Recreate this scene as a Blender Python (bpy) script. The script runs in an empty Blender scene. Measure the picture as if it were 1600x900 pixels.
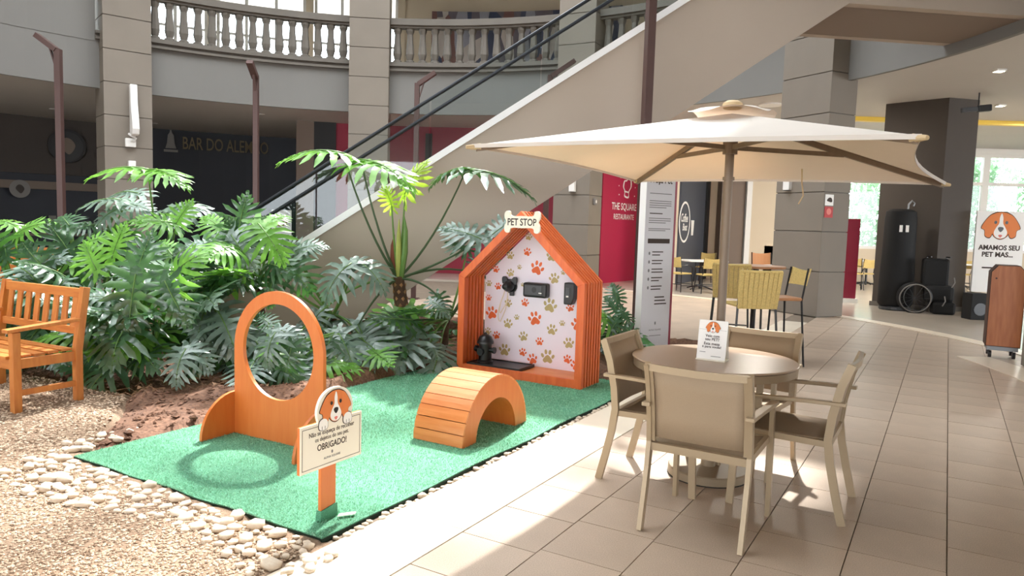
import bpy, math, random
from mathutils import Vector, Matrix, noise
random.seed(7)
scene = bpy.context.scene
COL = scene.collection
PI = math.pi
# ------------------------------------------------------------------ camera
EYE = Vector((0.0, 0.0, 1.55)); FPX = 1150.0
_p = math.radians(4.97); _r = math.atan(0.03)
FW = Vector((0, math.cos(_p), -math.sin(_p)))
_u0 = Vector((0, math.sin(_p), math.cos(_p))); _r0 = Vector((1, 0, 0))
RT = _r0*math.cos(_r) + _u0*math.sin(_r)
UP = _u0*math.cos(_r) - _r0*math.sin(_r)
cd = bpy.data.cameras.new('camera'); cam = bpy.data.objects.new('camera', cd); COL.objects.link(cam)
cd.sensor_width = 36.0; cd.lens = FPX/1600*36.0; cd.clip_end = 300; cd.clip_start = 0.05
mw = Matrix.Identity(4)
for i in range(3):
    mw[i][0] = RT[i]; mw[i][1] = UP[i]; mw[i][2] = -FW[i]; mw[i][3] = EYE[i]
cam.matrix_world = mw
scene.camera = cam
# ------------------------------------------------------------------ world, sun, exposure
SKY_STRENGTH = 4.5
SUN_STRENGTH = 6.6
SUN_DIR = Vector((-0.10, -0.49, -0.60)).normalized()
EXPOSURE = 1.0
world = bpy.data.worlds.new('daylight'); scene.world = world; world.use_nodes = True
_nt = world.node_tree; _bg = _nt.nodes['Background']
_bg.inputs['Color'].default_value = (0.90, 0.95, 1.0, 1); _bg.inputs['Strength'].default_value = SKY_STRENGTH
sd = bpy.data.lights.new('sun', 'SUN'); sd.energy = SUN_STRENGTH; sd.angle = math.radians(1.8); sd.color = (1.0, 0.97, 0.93)
sun = bpy.data.objects.new('sun', sd); COL.objects.link(sun); sun.location = (3, 20, 30)
sun.rotation_euler = SUN_DIR.to_track_quat('-Z', 'Y').to_euler()
scene.view_settings.view_transform = 'Standard'; scene.view_settings.look = 'None'
scene.view_settings.gamma = 1.0; scene.view_settings.exposure = EXPOSURE
try: scene.view_settings.use_curve_mapping = False
except Exception: pass
# ------------------------------------------------------------------ measuring helpers
def ray(x, y): return FW + RT*((x-800)/FPX) + UP*((450-y)/FPX)
def G(x, y, z=0.0):
    d = ray(x, y); return EYE + d*((z-EYE.z)/d.z)
def P(x, y, Y):
    d = ray(x, y); return EYE + d*(Y/d.y)
def onplane(x, y, o, n):
    d = ray(x, y); return EYE + d*((Vector(o)-EYE).dot(n)/d.dot(n))
TH = math.radians(-30.5)                    # the paving, mat, hut and tables share one direction
AX = Vector((math.cos(TH), math.sin(TH), 0)); BX = Vector((-math.sin(TH), math.cos(TH), 0))
def uv(u, v, z=0.0): return AX*u + BX*v + Vector((0, 0, z))
# ------------------------------------------------------------------ materials
def c8(r, g, b):
    f = lambda c: (c/12.92 if c <= 0.04045 else ((c+0.055)/1.055)**2.4)
    return (f(r/255.0), f(g/255.0), f(b/255.0), 1.0)
MATS = {}
def mat(name, col, rough=0.6, metal=0.0, var=0.0, scale=8.0, bump=0.0, bscale=None, stretch=(1, 1, 1), col2=None, spec=0.5,
        emit=None, estr=0.0, trans=0.0, transcol=None, alpha=1.0, coords='Object', detail=5.0, coat=0.0, objvar=0.0, speck=None):
    m = bpy.data.materials.new(name); m.use_nodes = True; MATS[name] = m
    nt = m.node_tree; N = nt.nodes; L = nt.links; b = N['Principled BSDF']; out = N['Material Output']
    b.inputs['Base Color'].default_value = col; b.inputs['Roughness'].default_value = rough; b.inputs['Metallic'].default_value = metal
    b.inputs['Specular IOR Level'].default_value = spec; b.inputs['Coat Weight'].default_value = coat
    csock = None
    if var or bump or col2 or speck:
        tc = N.new('ShaderNodeTexCoord'); mp = N.new('ShaderNodeMapping'); L.new(tc.outputs[coords], mp.inputs['Vector'])
        mp.inputs['Scale'].default_value = stretch
    if var or col2:
        n = N.new('ShaderNodeTexNoise'); n.inputs['Scale'].default_value = scale; n.inputs['Detail'].default_value = detail
        L.new(mp.outputs['Vector'], n.inputs['Vector'])
        rp = N.new('ShaderNodeValToRGB'); L.new(n.outputs['Fac'], rp.inputs['Fac'])
        rp.color_ramp.elements[0].position = 0.32; rp.color_ramp.elements[1].position = 0.68
        k0, k1 = 1-var, 1+var
        ca = [min(1, x*k0) for x in col[:3]]+[1]; cb = [min(1, x*k1) for x in (col2 or col)[:3]]+[1]
        rp.color_ramp.elements[0].color = ca; rp.color_ramp.elements[1].color = cb
        csock = rp.outputs['Color']
    if speck:
        n3 = N.new('ShaderNodeTexNoise'); n3.inputs['Scale'].default_value = speck[0]; n3.inputs['Detail'].default_value = 2.0
        L.new(mp.outputs['Vector'], n3.inputs['Vector'])
        r3 = N.new('ShaderNodeValToRGB'); L.new(n3.outputs['Fac'], r3.inputs['Fac'])
        r3.color_ramp.elements[0].position = 0.35; r3.color_ramp.elements[1].position = 0.65
        r3.color_ramp.elements[0].color = (1-speck[1],)*3+(1,); r3.color_ramp.elements[1].color = (1+speck[1],)*3+(1,)
        mx = N.new('ShaderNodeMix'); mx.data_type = 'RGBA'; mx.blend_type = 'MULTIPLY'; mx.inputs['Factor'].default_value = 1
        if csock: L.new(csock, mx.inputs['A'])
        else: mx.inputs['A'].default_value = col
        L.new(r3.outputs['Color'], mx.inputs['B']); csock = mx.outputs['Result']
    if objvar:
        oi = N.new('ShaderNodeObjectInfo'); mr = N.new('ShaderNodeMapRange')
        mr.inputs['To Min'].default_value = 1-objvar; mr.inputs['To Max'].default_value = 1+objvar
        L.new(oi.outputs['Random'], mr.inputs['Value'])
        hs = N.new('ShaderNodeHueSaturation'); L.new(mr.outputs['Result'], hs.inputs['Value'])
        if csock: L.new(csock, hs.inputs['Color'])
        else: hs.inputs['Color'].default_value = col
        csock = hs.outputs['Color']
    if csock: L.new(csock, b.inputs['Base Color'])
    if bump:
        n2 = N.new('ShaderNodeTexNoise'); n2.inputs['Scale'].default_value = bscale or scale*3; n2.inputs['Detail'].default_value = 4
        L.new(mp.outputs['Vector'], n2.inputs['Vector'])
        bp = N.new('ShaderNodeBump'); bp.inputs['Strength'].default_value = bump; bp.inputs['Distance'].default_value = 0.02
        L.new(n2.outputs['Fac'], bp.inputs['Height']); L.new(bp.outputs['Normal'], b.inputs['Normal'])
    if emit:
        b.inputs['Emission Color'].default_value = emit; b.inputs['Emission Strength'].default_value = estr
    last = b.outputs['BSDF']
    if trans:
        t = N.new('ShaderNodeBsdfTranslucent')
        if transcol: t.inputs['Color'].default_value = transcol
        elif csock: L.new(csock, t.inputs['Color'])
        else: t.inputs['Color'].default_value = col
        mx = N.new('ShaderNodeMixShader'); mx.inputs['Fac'].default_value = trans
        L.new(last, mx.inputs[1]); L.new(t.outputs['BSDF'], mx.inputs[2]); last = mx.outputs['Shader']
    if alpha < 1:
        t = N.new('ShaderNodeBsdfTransparent'); mx = N.new('ShaderNodeMixShader'); mx.inputs['Fac'].default_value = alpha
        L.new(t.outputs['BSDF'], mx.inputs[1]); L.new(last, mx.inputs[2]); last = mx.outputs['Shader']
    L.new(last, out.inputs['Surface'])
    return m
def glass(name, tint=(0.93, 0.96, 0.96, 1), refl=1.0):
    m = bpy.data.materials.new(name); m.use_nodes = True; nt = m.node_tree; N = nt.nodes; L = nt.links
    N.remove(N['Principled BSDF']); out = N['Material Output']
    t = N.new('ShaderNodeBsdfTransparent'); t.inputs['Color'].default_value = tint
    g = N.new('ShaderNodeBsdfGlossy'); g.inputs['Roughness'].default_value = 0.02
    fr = N.new('ShaderNodeFresnel'); fr.inputs['IOR'].default_value = 1.45
    ml = N.new('ShaderNodeMath'); ml.operation = 'MULTIPLY'; ml.inputs[1].default_value = refl; L.new(fr.outputs['Fac'], ml.inputs[0])
    mx = N.new('ShaderNodeMixShader'); L.new(ml.outputs[0], mx.inputs['Fac'])
    L.new(t.outputs['BSDF'], mx.inputs[1]); L.new(g.outputs['BSDF'], mx.inputs[2]); L.new(mx.outputs['Shader'], out.inputs['Surface'])
    MATS[name] = m; return m
mat('concrete', c8(170, 166, 158), 0.75, var=0.05, scale=0.6, coords='Object', bump=0.03, bscale=30)
mat('stairwall', c8(176, 162, 148), 0.7, var=0.05, scale=0.5, bump=0.02, bscale=25)
mat('fascia', c8(118, 116, 112), 0.75, var=0.05, scale=0.4, bump=0.02, bscale=20)
mat('trimstone', c8(104, 98, 90), 0.7, var=0.06, scale=3)
mat('columnstone', c8(127, 118, 107), 0.7, var=0.05, scale=1.2, bump=0.02, bscale=30, objvar=0.03)
mat('ceilwhite', c8(194, 190, 184), 0.7, var=0.02, scale=0.5)
mat('whitepaint', c8(236, 234, 230), 0.45)
mat('whitecap', c8(240, 240, 240), 0.35)
mat('tile', c8(186, 166, 146), 0.42, var=0.10, scale=2.2, speck=(190, 0.13), objvar=0.05, bump=0.04, bscale=120)
mat('grout', c8(128, 114, 98), 0.9, var=0.1, scale=10)
mat('marble', c8(226, 214, 194), 0.35, var=0.05, scale=1.5, objvar=0.02)
mat('polished', c8(186, 174, 160), 0.2, var=0.08, scale=0.8)
mat('band', c8(222, 206, 184), 0.35, var=0.04, scale=2)
mat('soil', c8(138, 102, 80), 0.95, col2=c8(98, 70, 54), var=0.12, scale=3.5, bump=1.0, bscale=16, speck=(45, 0.3))
mat('sand', c8(150, 126, 104), 0.95, col2=c8(116, 94, 74), var=0.05, scale=3, bump=0.5, bscale=60, speck=(90, 0.25))
for i, c in enumerate([(184, 160, 136), (134, 110, 88), (210, 190, 166)]):
    mat('gravel%d' % i, c8(*c), 0.9, var=0.1, scale=30)
mat('pebble', c8(214, 200, 180), 0.75, col2=c8(196, 178, 156), var=0.06, scale=5, objvar=0.13, bump=0.1, bscale=30)
mat('turf', c8(92, 158, 124), 0.8, var=0.2, scale=1.6, bump=0.6, bscale=170, speck=(260, 0.4))
mat('fibre', c8(128, 188, 154), 0.4, col2=c8(158, 212, 180), var=0.1, scale=60, trans=0.3)
mat('matback', c8(30, 50, 40), 0.9)
mat('orangewood', c8(218, 122, 54), 0.42, col2=c8(204, 108, 44), var=0.05, scale=5, stretch=(6, 6, 0.8), bump=0.03, bscale=40, objvar=0.04)
mat('orangered', c8(228, 112, 52), 0.42, col2=c8(204, 90, 38), var=0.05, scale=5, stretch=(5, 5, 0.7), bump=0.03, bscale=40, objvar=0.04)
mat('plank', c8(232, 146, 84), 0.40, col2=c8(212, 122, 62), var=0.05, scale=6, stretch=(0.8, 6, 6), objvar=0.06)
mat('edgepine', c8(236, 168, 110), 0.5, var=0.06, scale=10)
mat('teak', c8(206, 132, 58), 0.5, col2=c8(178, 104, 40), var=0.06, scale=5, stretch=(5, 5, 1), objvar=0.05)
mat('teakx', c8(206, 132, 58), 0.5, col2=c8(178, 104, 40), var=0.06, scale=5, stretch=(1, 6, 6), objvar=0.05)
mat('panelwhite', c8(238, 230, 242), 0.5)
mat('paworange', c8(226, 104, 52), 0.6)
mat('pawkhaki', c8(184, 164, 112), 0.6)
mat('black', c8(26, 26, 28), 0.35)
mat('blackmatte', c8(14, 14, 15), 0.75, var=0.1, scale=10)
mat('darkgrey', c8(66, 68, 72), 0.4)
mat('cream', c8(240, 234, 218), 0.55)
mat('ink', c8(58, 44, 36), 0.7)
mat('greyink', c8(120, 118, 120), 0.7)
mat('dogorange', c8(226, 128, 62), 0.6)
mat('dogwhite', c8(246, 244, 240), 0.6)
mat('dogpink', c8(226, 130, 120), 0.6)
mat('cord', c8(226, 206, 176), 0.7)
mat('lampbrown', c8(88, 66, 62), 0.45, metal=0.2, var=0.04, scale=4)
mat('rail', c8(54, 58, 64), 0.35, metal=0.6)
mat('canvas', c8(236, 228, 218), 0.8, trans=0.22, transcol=c8(160, 120, 82), var=0.02, scale=3)
mat('canvasedge', c8(214, 190, 150), 0.8, trans=0.25)
mat('umbwood', c8(130, 112, 94), 0.5, var=0.06, scale=6, stretch=(6, 6, 1))
mat('champagne', c8(166, 146, 118), 0.38, metal=0.25, var=0.02, scale=3)
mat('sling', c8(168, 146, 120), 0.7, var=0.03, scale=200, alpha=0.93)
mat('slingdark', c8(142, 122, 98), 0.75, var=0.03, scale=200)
mat('tabletop', c8(176, 152, 128), 0.3, var=0.02, scale=3)
mat('tablebase', c8(150, 132, 108), 0.4)
mat('magenta', c8(176, 30, 70), 0.55, var=0.04, scale=0.8)
mat('redwall', c8(150, 40, 62), 0.6, var=0.05, scale=0.6)
mat('navywall', c8(30, 34, 44), 0.5, var=0.1, scale=0.8)
mat('shopdark', c8(26, 25, 26), 0.55, var=0.15, scale=0.7)
mat('shopbrown', c8(58, 50, 44), 0.6, var=0.1, scale=0.7)
mat('shopbeam', c8(120, 106, 94), 0.7)
mat('gold', c8(112, 98, 72), 0.6)
mat('dimwhite', c8(128, 124, 120), 0.7)
mat('slate', c8(70, 74, 84), 0.5)
mat('beigewall', c8(216, 200, 176), 0.7, var=0.03, scale=0.7)
mat('taupewall', c8(128, 112, 100), 0.7)
mat('pillardark', c8(70, 62, 55), 0.7, var=0.05, scale=0.8)
mat('yellow', c8(236, 200, 70), 0.5)
mat('burgundy', c8(140, 36, 58), 0.3)
mat('rattan', c8(206, 180, 112), 0.65, var=0.12, scale=60, bump=0.3, bscale=90)
mat('seatbrown', c8(176, 124, 84), 0.55)
mat('boxwood', c8(178, 108, 60), 0.45, col2=c8(150, 84, 42), var=0.06, scale=4, stretch=(6, 6, 0.7))
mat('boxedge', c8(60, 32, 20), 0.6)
mat('metalgrey', c8(128, 130, 132), 0.4, metal=0.5)
mat('redsign', c8(190, 60, 60), 0.6)
mat('trunk', c8(104, 78, 56), 0.9, col2=c8(66, 48, 36), var=0.1, scale=14, bump=0.5, bscale=30)
mat('trunkscar', c8(150, 112, 74), 0.9, var=0.2, scale=30)
mat('petiole', c8(96, 132, 62), 0.45, var=0.1, scale=6)
mat('petioledark', c8(62, 84, 54), 0.45, var=0.1, scale=6)
mat('sheath', c8(170, 176, 90), 0.5, var=0.1, scale=8)
mat('sheathred', c8(120, 60, 40), 0.6)
mat('leafdark', c8(46, 80, 54), 0.28, col2=c8(70, 106, 72), var=0.12, scale=4, trans=0.18, transcol=c8(96, 160, 56), spec=0.8, objvar=0.15)
mat('leafsilver', c8(92, 116, 104), 0.30, col2=c8(130, 150, 138), var=0.12, scale=4, trans=0.15, transcol=c8(90, 150, 70), objvar=0.12, spec=0.8)
mat('leafbright', c8(100, 156, 66), 0.32, col2=c8(128, 180, 80), var=0.1, scale=4, trans=0.36, transcol=c8(140, 205, 70), objvar=0.1)
mat('leafyoung', c8(160, 200, 60), 0.35, col2=c8(186, 216, 80), var=0.1, scale=4, trans=0.45, transcol=c8(200, 235, 80))
mat('groundleaf', c8(52, 96, 56), 0.35, col2=c8(84, 130, 76), var=0.1, scale=4, trans=0.2, transcol=c8(110, 170, 60), objvar=0.2)
mat('litter', c8(150, 116, 84), 0.9, col2=c8(104, 76, 54), var=0.15, scale=3)
mat('outleaf', c8(118, 150, 128), 0.5, col2=c8(170, 196, 180), var=0.15, scale=0.8, trans=0.3, transcol=c8(140, 180, 130))  # grey-blue tone paints the haze of distance into the leaves
mat('outtrunk', c8(120, 104, 88), 0.9)
mat('lampglow', c8(255, 240, 210), 0.5, emit=(1, 0.85, 0.6, 1), estr=9.0)
mat('acrylic', c8(226, 222, 210), 0.25, alpha=0.55)
glass('pane'); glass('stairglass', (0.86, 0.90, 0.90, 1), 1.0)
# ------------------------------------------------------------------ mesh builder
class MB:
    def __init__(s): s.v = []; s.f = []; s.mi = []; s.cur = 0
    def add(s, vs, fs):
        o = len(s.v); s.v += [tuple(q) for q in vs]
        for f in fs: s.f.append(tuple(i+o for i in f)); s.mi.append(s.cur)
        return s
    def box(s, c, d, rot=None):
        x, y, z = d[0]/2, d[1]/2, d[2]/2
        vs = [Vector(q) for q in ((-x,-y,-z),(x,-y,-z),(x,y,-z),(-x,y,-z),(-x,-y,z),(x,-y,z),(x,y,z),(-x,y,z))]
        if rot is not None: vs = [rot @ q for q in vs]
        c = Vector(c)
        return s.add([q+c for q in vs], [(0,3,2,1),(4,5,6,7),(0,1,5,4),(1,2,6,5),(2,3,7,6),(3,0,4,7)])
    def bar(s, p0, p1, w, h, up=(0, 0, 1)):
        p0 = Vector(p0); p1 = Vector(p1); d = p1-p0; l = d.length; d.normalize(); up = Vector(up)
        if abs(d.dot(up)) > 0.98: up = Vector((0, 1, 0))
        x = d.cross(up).normalized(); z = x.cross(d).normalized()
        vs = []
        for t in (p0, p1):
            for a, b in ((-1,-1),(1,-1),(1,1),(-1,1)): vs.append(t + x*(a*w/2) + z*(b*h/2))
        return s.add(vs, [(3,2,1,0),(4,5,6,7),(0,1,5,4),(1,2,6,5),(2,3,7,6),(3,0,4,7)])
    def tube(s, pts, r, n=8, cap=True):
        pts = [Vector(q) for q in pts]; m = len(pts)
        rs = r if isinstance(r, (list, tuple)) else [r]*m
        vs = []; ref = None
        for i in range(m):
            d = (pts[min(i+1, m-1)]-pts[max(i-1, 0)]).normalized()
            if ref is None: ref = Vector((0, 0, 1)) if abs(d.z) < 0.9 else Vector((1, 0, 0))
            x = d.cross(ref); x = x.normalized() if x.length > 1e-6 else Vector((1, 0, 0)); y = x.cross(d).normalized(); ref = y
            for k in range(n):
                a = 2*PI*k/n; vs.append(pts[i] + (x*math.cos(a) + y*math.sin(a))*rs[i])
        fs = []
        for i in range(m-1):
            for k in range(n):
                k2 = (k+1) % n; fs.append((i*n+k, i*n+k2, (i+1)*n+k2, (i+1)*n+k))
        if cap: fs.append(tuple(range(n-1, -1, -1))); fs.append(tuple((m-1)*n+k for k in range(n)))
        return s.add(vs, fs)
    def cbar(s, pts, w, h, up):                       # bent rectangular bar along points
        pts = [Vector(q) for q in pts]; m = len(pts); vs = []; up = Vector(up)
        for i in range(m):
            d = (pts[min(i+1, m-1)]-pts[max(i-1, 0)]).normalized(); x = d.cross(up).normalized(); z = x.cross(d).normalized()
            for a, b in ((-1,-1),(1,-1),(1,1),(-1,1)): vs.append(pts[i] + x*(a*w/2) + z*(b*h/2))
        fs = [(3,2,1,0), tuple((m-1)*4+k for k in range(4))]
        for i in range(m-1):
            for k in range(4): fs.append((i*4+k, i*4+(k+1) % 4, (i+1)*4+(k+1) % 4, (i+1)*4+k))
        return s.add(vs, fs)
    def prism(s, poly, fn, t0, t1):                   # polygon (p,q) extruded; fn(p,q,t) -> point
        n = len(poly)
        vs = [fn(p, q, t0) for p, q in poly] + [fn(p, q, t1) for p, q in poly]
        fs = [tuple(range(n-1, -1, -1)), tuple(range(n, 2*n))]
        for i in range(n): j = (i+1) % n; fs.append((i, j, n+j, n+i))
        return s.add(vs, fs)
    def flat(s, poly, y0, t=0.001):                   # thin sheet in the xz plane facing -y
        return s.prism(poly, lambda p, q, tt: (p, tt, q), y0, y0-t)
    def lathe(s, prof, n=16, c=(0, 0, 0)):
        c = Vector(c); vs = []; m = len(prof)
        for r, z in prof:
            for k in range(n): a = 2*PI*k/n; vs.append(c+Vector((r*math.cos(a), r*math.sin(a), z)))
        fs = []
        for i in range(m-1):
            for k in range(n): k2 = (k+1) % n; fs.append((i*n+k, i*n+k2, (i+1)*n+k2, (i+1)*n+k))
        fs.append(tuple(range(n-1, -1, -1))); fs.append(tuple((m-1)*n+k for k in range(n)))
        return s.add(vs, fs)
    def mesh(s, name, mats, smooth=False):
        me = bpy.data.meshes.new(name); me.from_pydata(s.v, [], s.f); me.update()
        for m in (mats if isinstance(mats, (list, tuple)) else [mats]): me.materials.append(MATS[m])
        if any(s.mi): me.polygons.foreach_set('material_index', s.mi)
        if smooth: me.polygons.foreach_set('use_smooth', [True]*len(me.polygons))
        return me
    def build(s, name, mats, parent=None, smooth=False, bevel=0.0, recalc=True, auto=False):
        me = s.mesh(name, mats, smooth)
        if recalc:
            import bmesh
            bm = bmesh.new(); bm.from_mesh(me); bmesh.ops.recalc_face_normals(bm, faces=bm.faces); bm.to_mesh(me); bm.free()
        if smooth or auto:
            me.polygons.foreach_set('use_smooth', [True]*len(me.polygons))
            try: me.set_sharp_from_angle(angle=math.radians(38))
            except Exception: pass
        o = link(me, name, parent)
        if bevel:
            b = o.modifiers.new('edge', 'BEVEL'); b.width = bevel; b.segments = 2; b.limit_method = 'ANGLE'
        return o
def link(me, name, parent=None):
    o = bpy.data.objects.new(name, me); COL.objects.link(o)
    if parent is not None: o.parent = parent
    return o
def tag(o, label=None, cat=None, group=None, kind=None):
    if label: o['label'] = label
    if cat: o['category'] = cat
    if group: o['group'] = group
    if kind: o['kind'] = kind
    return o
def thing(name, label, cat, loc=(0, 0, 0), rz=0.0, group=None):
    o = bpy.data.objects.new(name, None); COL.objects.link(o); o.empty_display_size = 0.1
    o.location = loc; o.rotation_euler = (0, 0, rz); return tag(o, label, cat, group)
def struct(mb, name, mats, **k):
    return tag(mb.build(name, mats, **k), kind='structure')
def copy_tree(o, parent=None):
    c = o.copy(); COL.objects.link(c); c.parent = parent
    for ch in list(o.children): copy_tree(ch, c)
    return c
def text(body, width, height, m, parent, at, name='lettering', label=None, bold=0.0, rz=0.0, shear=0.0, align='C'):
    cu = bpy.data.curves.new('t', 'FONT'); cu.body = body; cu.size = 1.0; cu.offset = bold; cu.shear = shear; cu.resolution_u = 3
    cu.fill_mode = 'BOTH'; cu.extrude = 0.02
    o = bpy.data.objects.new('t', cu); COL.objects.link(o); bpy.context.view_layer.update()
    me = bpy.data.meshes.new_from_object(o.evaluated_get(bpy.context.evaluated_depsgraph_get()))
    bpy.data.objects.remove(o); bpy.data.curves.remove(cu)
    xs = [v.co.x for v in me.vertices]; ys = [v.co.y for v in me.vertices]
    x0, x1, y0, y1 = min(xs), max(xs), min(ys), max(ys); sx = width/(x1-x0); sy = height/(y1-y0)
    for v in me.vertices:
        x, y, z = v.co; v.co = ((x-(x0+x1)/2)*sx, -z*0.02, (y-(y0+y1)/2)*sy)
    me.materials.clear(); me.materials.append(MATS[m])
    ob = link(me, name, parent); ob.location = at; ob.rotation_euler = (0, 0, rz)
    if label: ob['label'] = label
    return ob
def circle(cx, cz, rx, rz, n=20, rot=0.0):
    out = []
    for k in range(n):
        a = 2*PI*k/n; x = rx*math.cos(a); z = rz*math.sin(a)
        out.append((cx + x*math.cos(rot) - z*math.sin(rot), cz + x*math.sin(rot) + z*math.cos(rot)))
    return out
def smoothpoly(pts, n=4):                               # closed Catmull-Rom
    out = []; m = len(pts)
    for i in range(m):
        p0, p1, p2, p3 = (Vector(pts[(i+k) % m]) for k in (-1, 0, 1, 2))
        for j in range(n):
            t = j/n
            q = 0.5*((2*p1) + (p2-p0)*t + (2*p0-5*p1+4*p2-p3)*t*t + (3*p1-p0-3*p2+p3)*t**3)
            out.append((q.x, q.y))
    return out
# ================================================================== STRUCTURE
CC = Vector((-2.882, 9.897, 0)); RR = 9.70
def cp(R, deg, z=0.0):
    a = math.radians(deg); return Vector((CC.x+R*math.cos(a), CC.y+R*math.sin(a), z))
def arc(mb, R0, R1, z0, z1, a0, a1, n=None):
    n = n or max(2, int(abs(a1-a0)/2.5)); o = len(mb.v); vs = []; fs = []
    for i in range(n+1):
        a = a0+(a1-a0)*i/n
        vs += [cp(R0, a, z0), cp(R1, a, z0), cp(R1, a, z1), cp(R0, a, z1)]
    for i in range(n):
        for k in range(4): fs.append((i*4+k, i*4+(k+1) % 4, i*4+4+(k+1) % 4, i*4+4+k))
    if abs(abs(a1-a0)-360) > 0.01: fs += [(0, 1, 2, 3), (n*4+3, n*4+2, n*4+1, n*4)]
    mb.add(vs, fs); return mb
ZC = 4.36
# ---- base ground
mb = MB(); mb.box((0, 8, -0.16), (70, 70, 0.2)); struct(mb, 'floor', 'grout')
mb = MB(); arc(mb, 9.9, 27, -0.055, 0.004, -60, 215, 110); o = struct(mb, 'floor_polished', 'polished')
mb = MB(); arc(mb, 9.72, 10.02, -0.05, 0.009, -2, 66); struct(mb, 'trim_1', 'band')
mb = MB(); arc(mb, 8.72, 9.14, -0.05, 0.008, -34, -2.5); struct(mb, 'trim_2', 'band')
# ---- tiled floor: grout bed with single tiles on it
gm = MB(); gm.prism([(-2.55, 0.0), (9.5, 0.0), (9.5, 16.0), (-2.55, 16.0)], lambda p, q, t: uv(p, q, t), -0.06, -0.012)
tiles = struct(gm, 'floor_tiles', 'grout')
TW = 0.42; cand = []
rt = random.Random(3)
for k in range(0, 22):
    u0 = -2.0+k*TW; off = rt.uniform(0.0, 0.16)
    for j in range(3, 36):
        v0 = j*TW+off; c = uv(u0+TW/2, v0+TW/2)
        if (c-CC).length > 9.85: continue
        d = c-EYE; w = d.dot(FW)
        if w < 1.5: continue
        px = 800+FPX*d.dot(RT)/w; py = 450-FPX*d.dot(UP)/w
        if px < -150 or px > 1750 or py > 1010: continue
        cand.append((w, u0, v0))
cand.sort()
tm = MB(); e = 0.0028
tm.prism([(e, e), (TW-e, e), (TW-e, TW-e), (e, TW-e)], lambda p, q, t: (p, q, t), -0.012, 0.0)
tmesh = tm.build('tile', 'tile', tiles, bevel=0)
first = True; rest = MB()
for i, (w, u0, v0) in enumerate(cand):
    dz = rt.uniform(-0.0012, 0.0)
    if i < 290:
        o = tmesh if first else tmesh.copy()
        if not first: COL.objects.link(o); o.parent = tiles
        first = False
        o.location = uv(u0, v0, dz); o.rotation_euler = (0, 0, TH)
    else:
        rest.prism([(u0+e, v0+e), (u0+TW-e, v0+e), (u0+TW-e, v0+TW-e), (u0+e, v0+TW-e)], lambda p, q, t: uv(p, q, t), -0.012, dz)
if rest.v: tag(rest.build('distant_tiles', 'tile', tiles), kind='stuff')
# marble strip of long slabs beside the mat
strip = MB(); strip.prism([(-2.44, 0.5), (-1.985, 0.5), (-1.985, 13.6), (-2.44, 13.6)], lambda p, q, t: uv(p, q, t), -0.05, -0.008)
strip = struct(strip, 'trim_3', 'grout')
v = 0.9
while v < 13.0:
    l = 1.05; m_ = MB(); m_.prism([(-2.438, v+0.002), (-2.003, v+0.002), (-2.003, v+l-0.002), (-2.438, v+l-0.002)], lambda p, q, t: uv(p, q, t), -0.01, 0.003)
    m_.build('slab', 'marble', strip, bevel=0.002); v += l
# ---- soil and gravel beds
def sdist(x, y):                                           # >0 inside the soil
    pts = [(-2.3, 4.2), (-2.71, 4.6), (-2.95, 5.3), (-3.25, 6.15), (-4.4, 6.75), (-7.5, 7.6), (-12, 8.6)]
    for i in range(len(pts)-1):
        (x0, y0), (x1, y1) = pts[i], pts[i+1]
        if x1 <= x <= x0: return (y-(y0+(y1-y0)*(x-x0)/(x1-x0)))*0.8
    if x <= -12: return y-8.6
    v = Vector((x, y, 0)).dot(BX); return v-2.75
def sm(t): t = max(0, min(1, t)); return t*t*(3-2*t)
def soil_z(x, y):
    p = Vector((x, y, 0)); u = p.dot(AX); vv = p.dot(BX); s = sdist(x, y)
    n = noise.fractal(Vector((x*2.2, y*2.2, 0.3)), 1.0, 2.0, 4)
    z = -0.05+sm((s+0.1)/0.5)*(0.07+0.075*n) + sm((s-0.8)/2.5)*0.10
    edge = max(-4.70-u, vv-6.80, u+2.52-5*(vv > 6.8)*0)     # keep low under the mat
    if u > -4.68 and u < -2.0 and vv < 6.85: z = min(z, -0.03)
    if u > -2.5: z = min(z, -0.05)
    if vv > 9.2: z = min(z, -0.05)
    return z
def grid(name, x0, x1, y0, y1, nx, ny, fz, m, keep=None):
    vs = []; fs = []
    for j in range(ny+1):
        for i in range(nx+1):
            x = x0+(x1-x0)*i/nx; y = y0+(y1-y0)*j/ny; vs.append((x, y, fz(x, y)))
    for j in range(ny):
        for i in range(nx): a = j*(nx+1)+i; fs.append((a, a+1, a+nx+2, a+nx+1))
    b = MB(); b.add(vs, fs); return struct(b, name, m, smooth=True, recalc=False)
grid('floor_soil', -11.5, 2.6, 4.2, 13.5, 150, 100, soil_z, 'soil')
def gravel_z(x, y):
    p = Vector((x, y, 0)); u = p.dot(AX); vv = p.dot(BX); s = sdist(x, y)
    z = 0.004+0.012*noise.noise(Vector((x*1.3, y*1.3, 2)))
    z -= sm((s+0.05)/0.3)*0.09
    if u > -4.6 and vv > 2.55: z = min(z, -0.03)
    if u > -2.45: z = min(z, -0.012)
    if u > -2.3: z = -0.055
    return z
grid('floor_gravel', -9.5, 0.4, 0.2, 8.8, 130, 110, gravel_z, 'sand')
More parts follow.
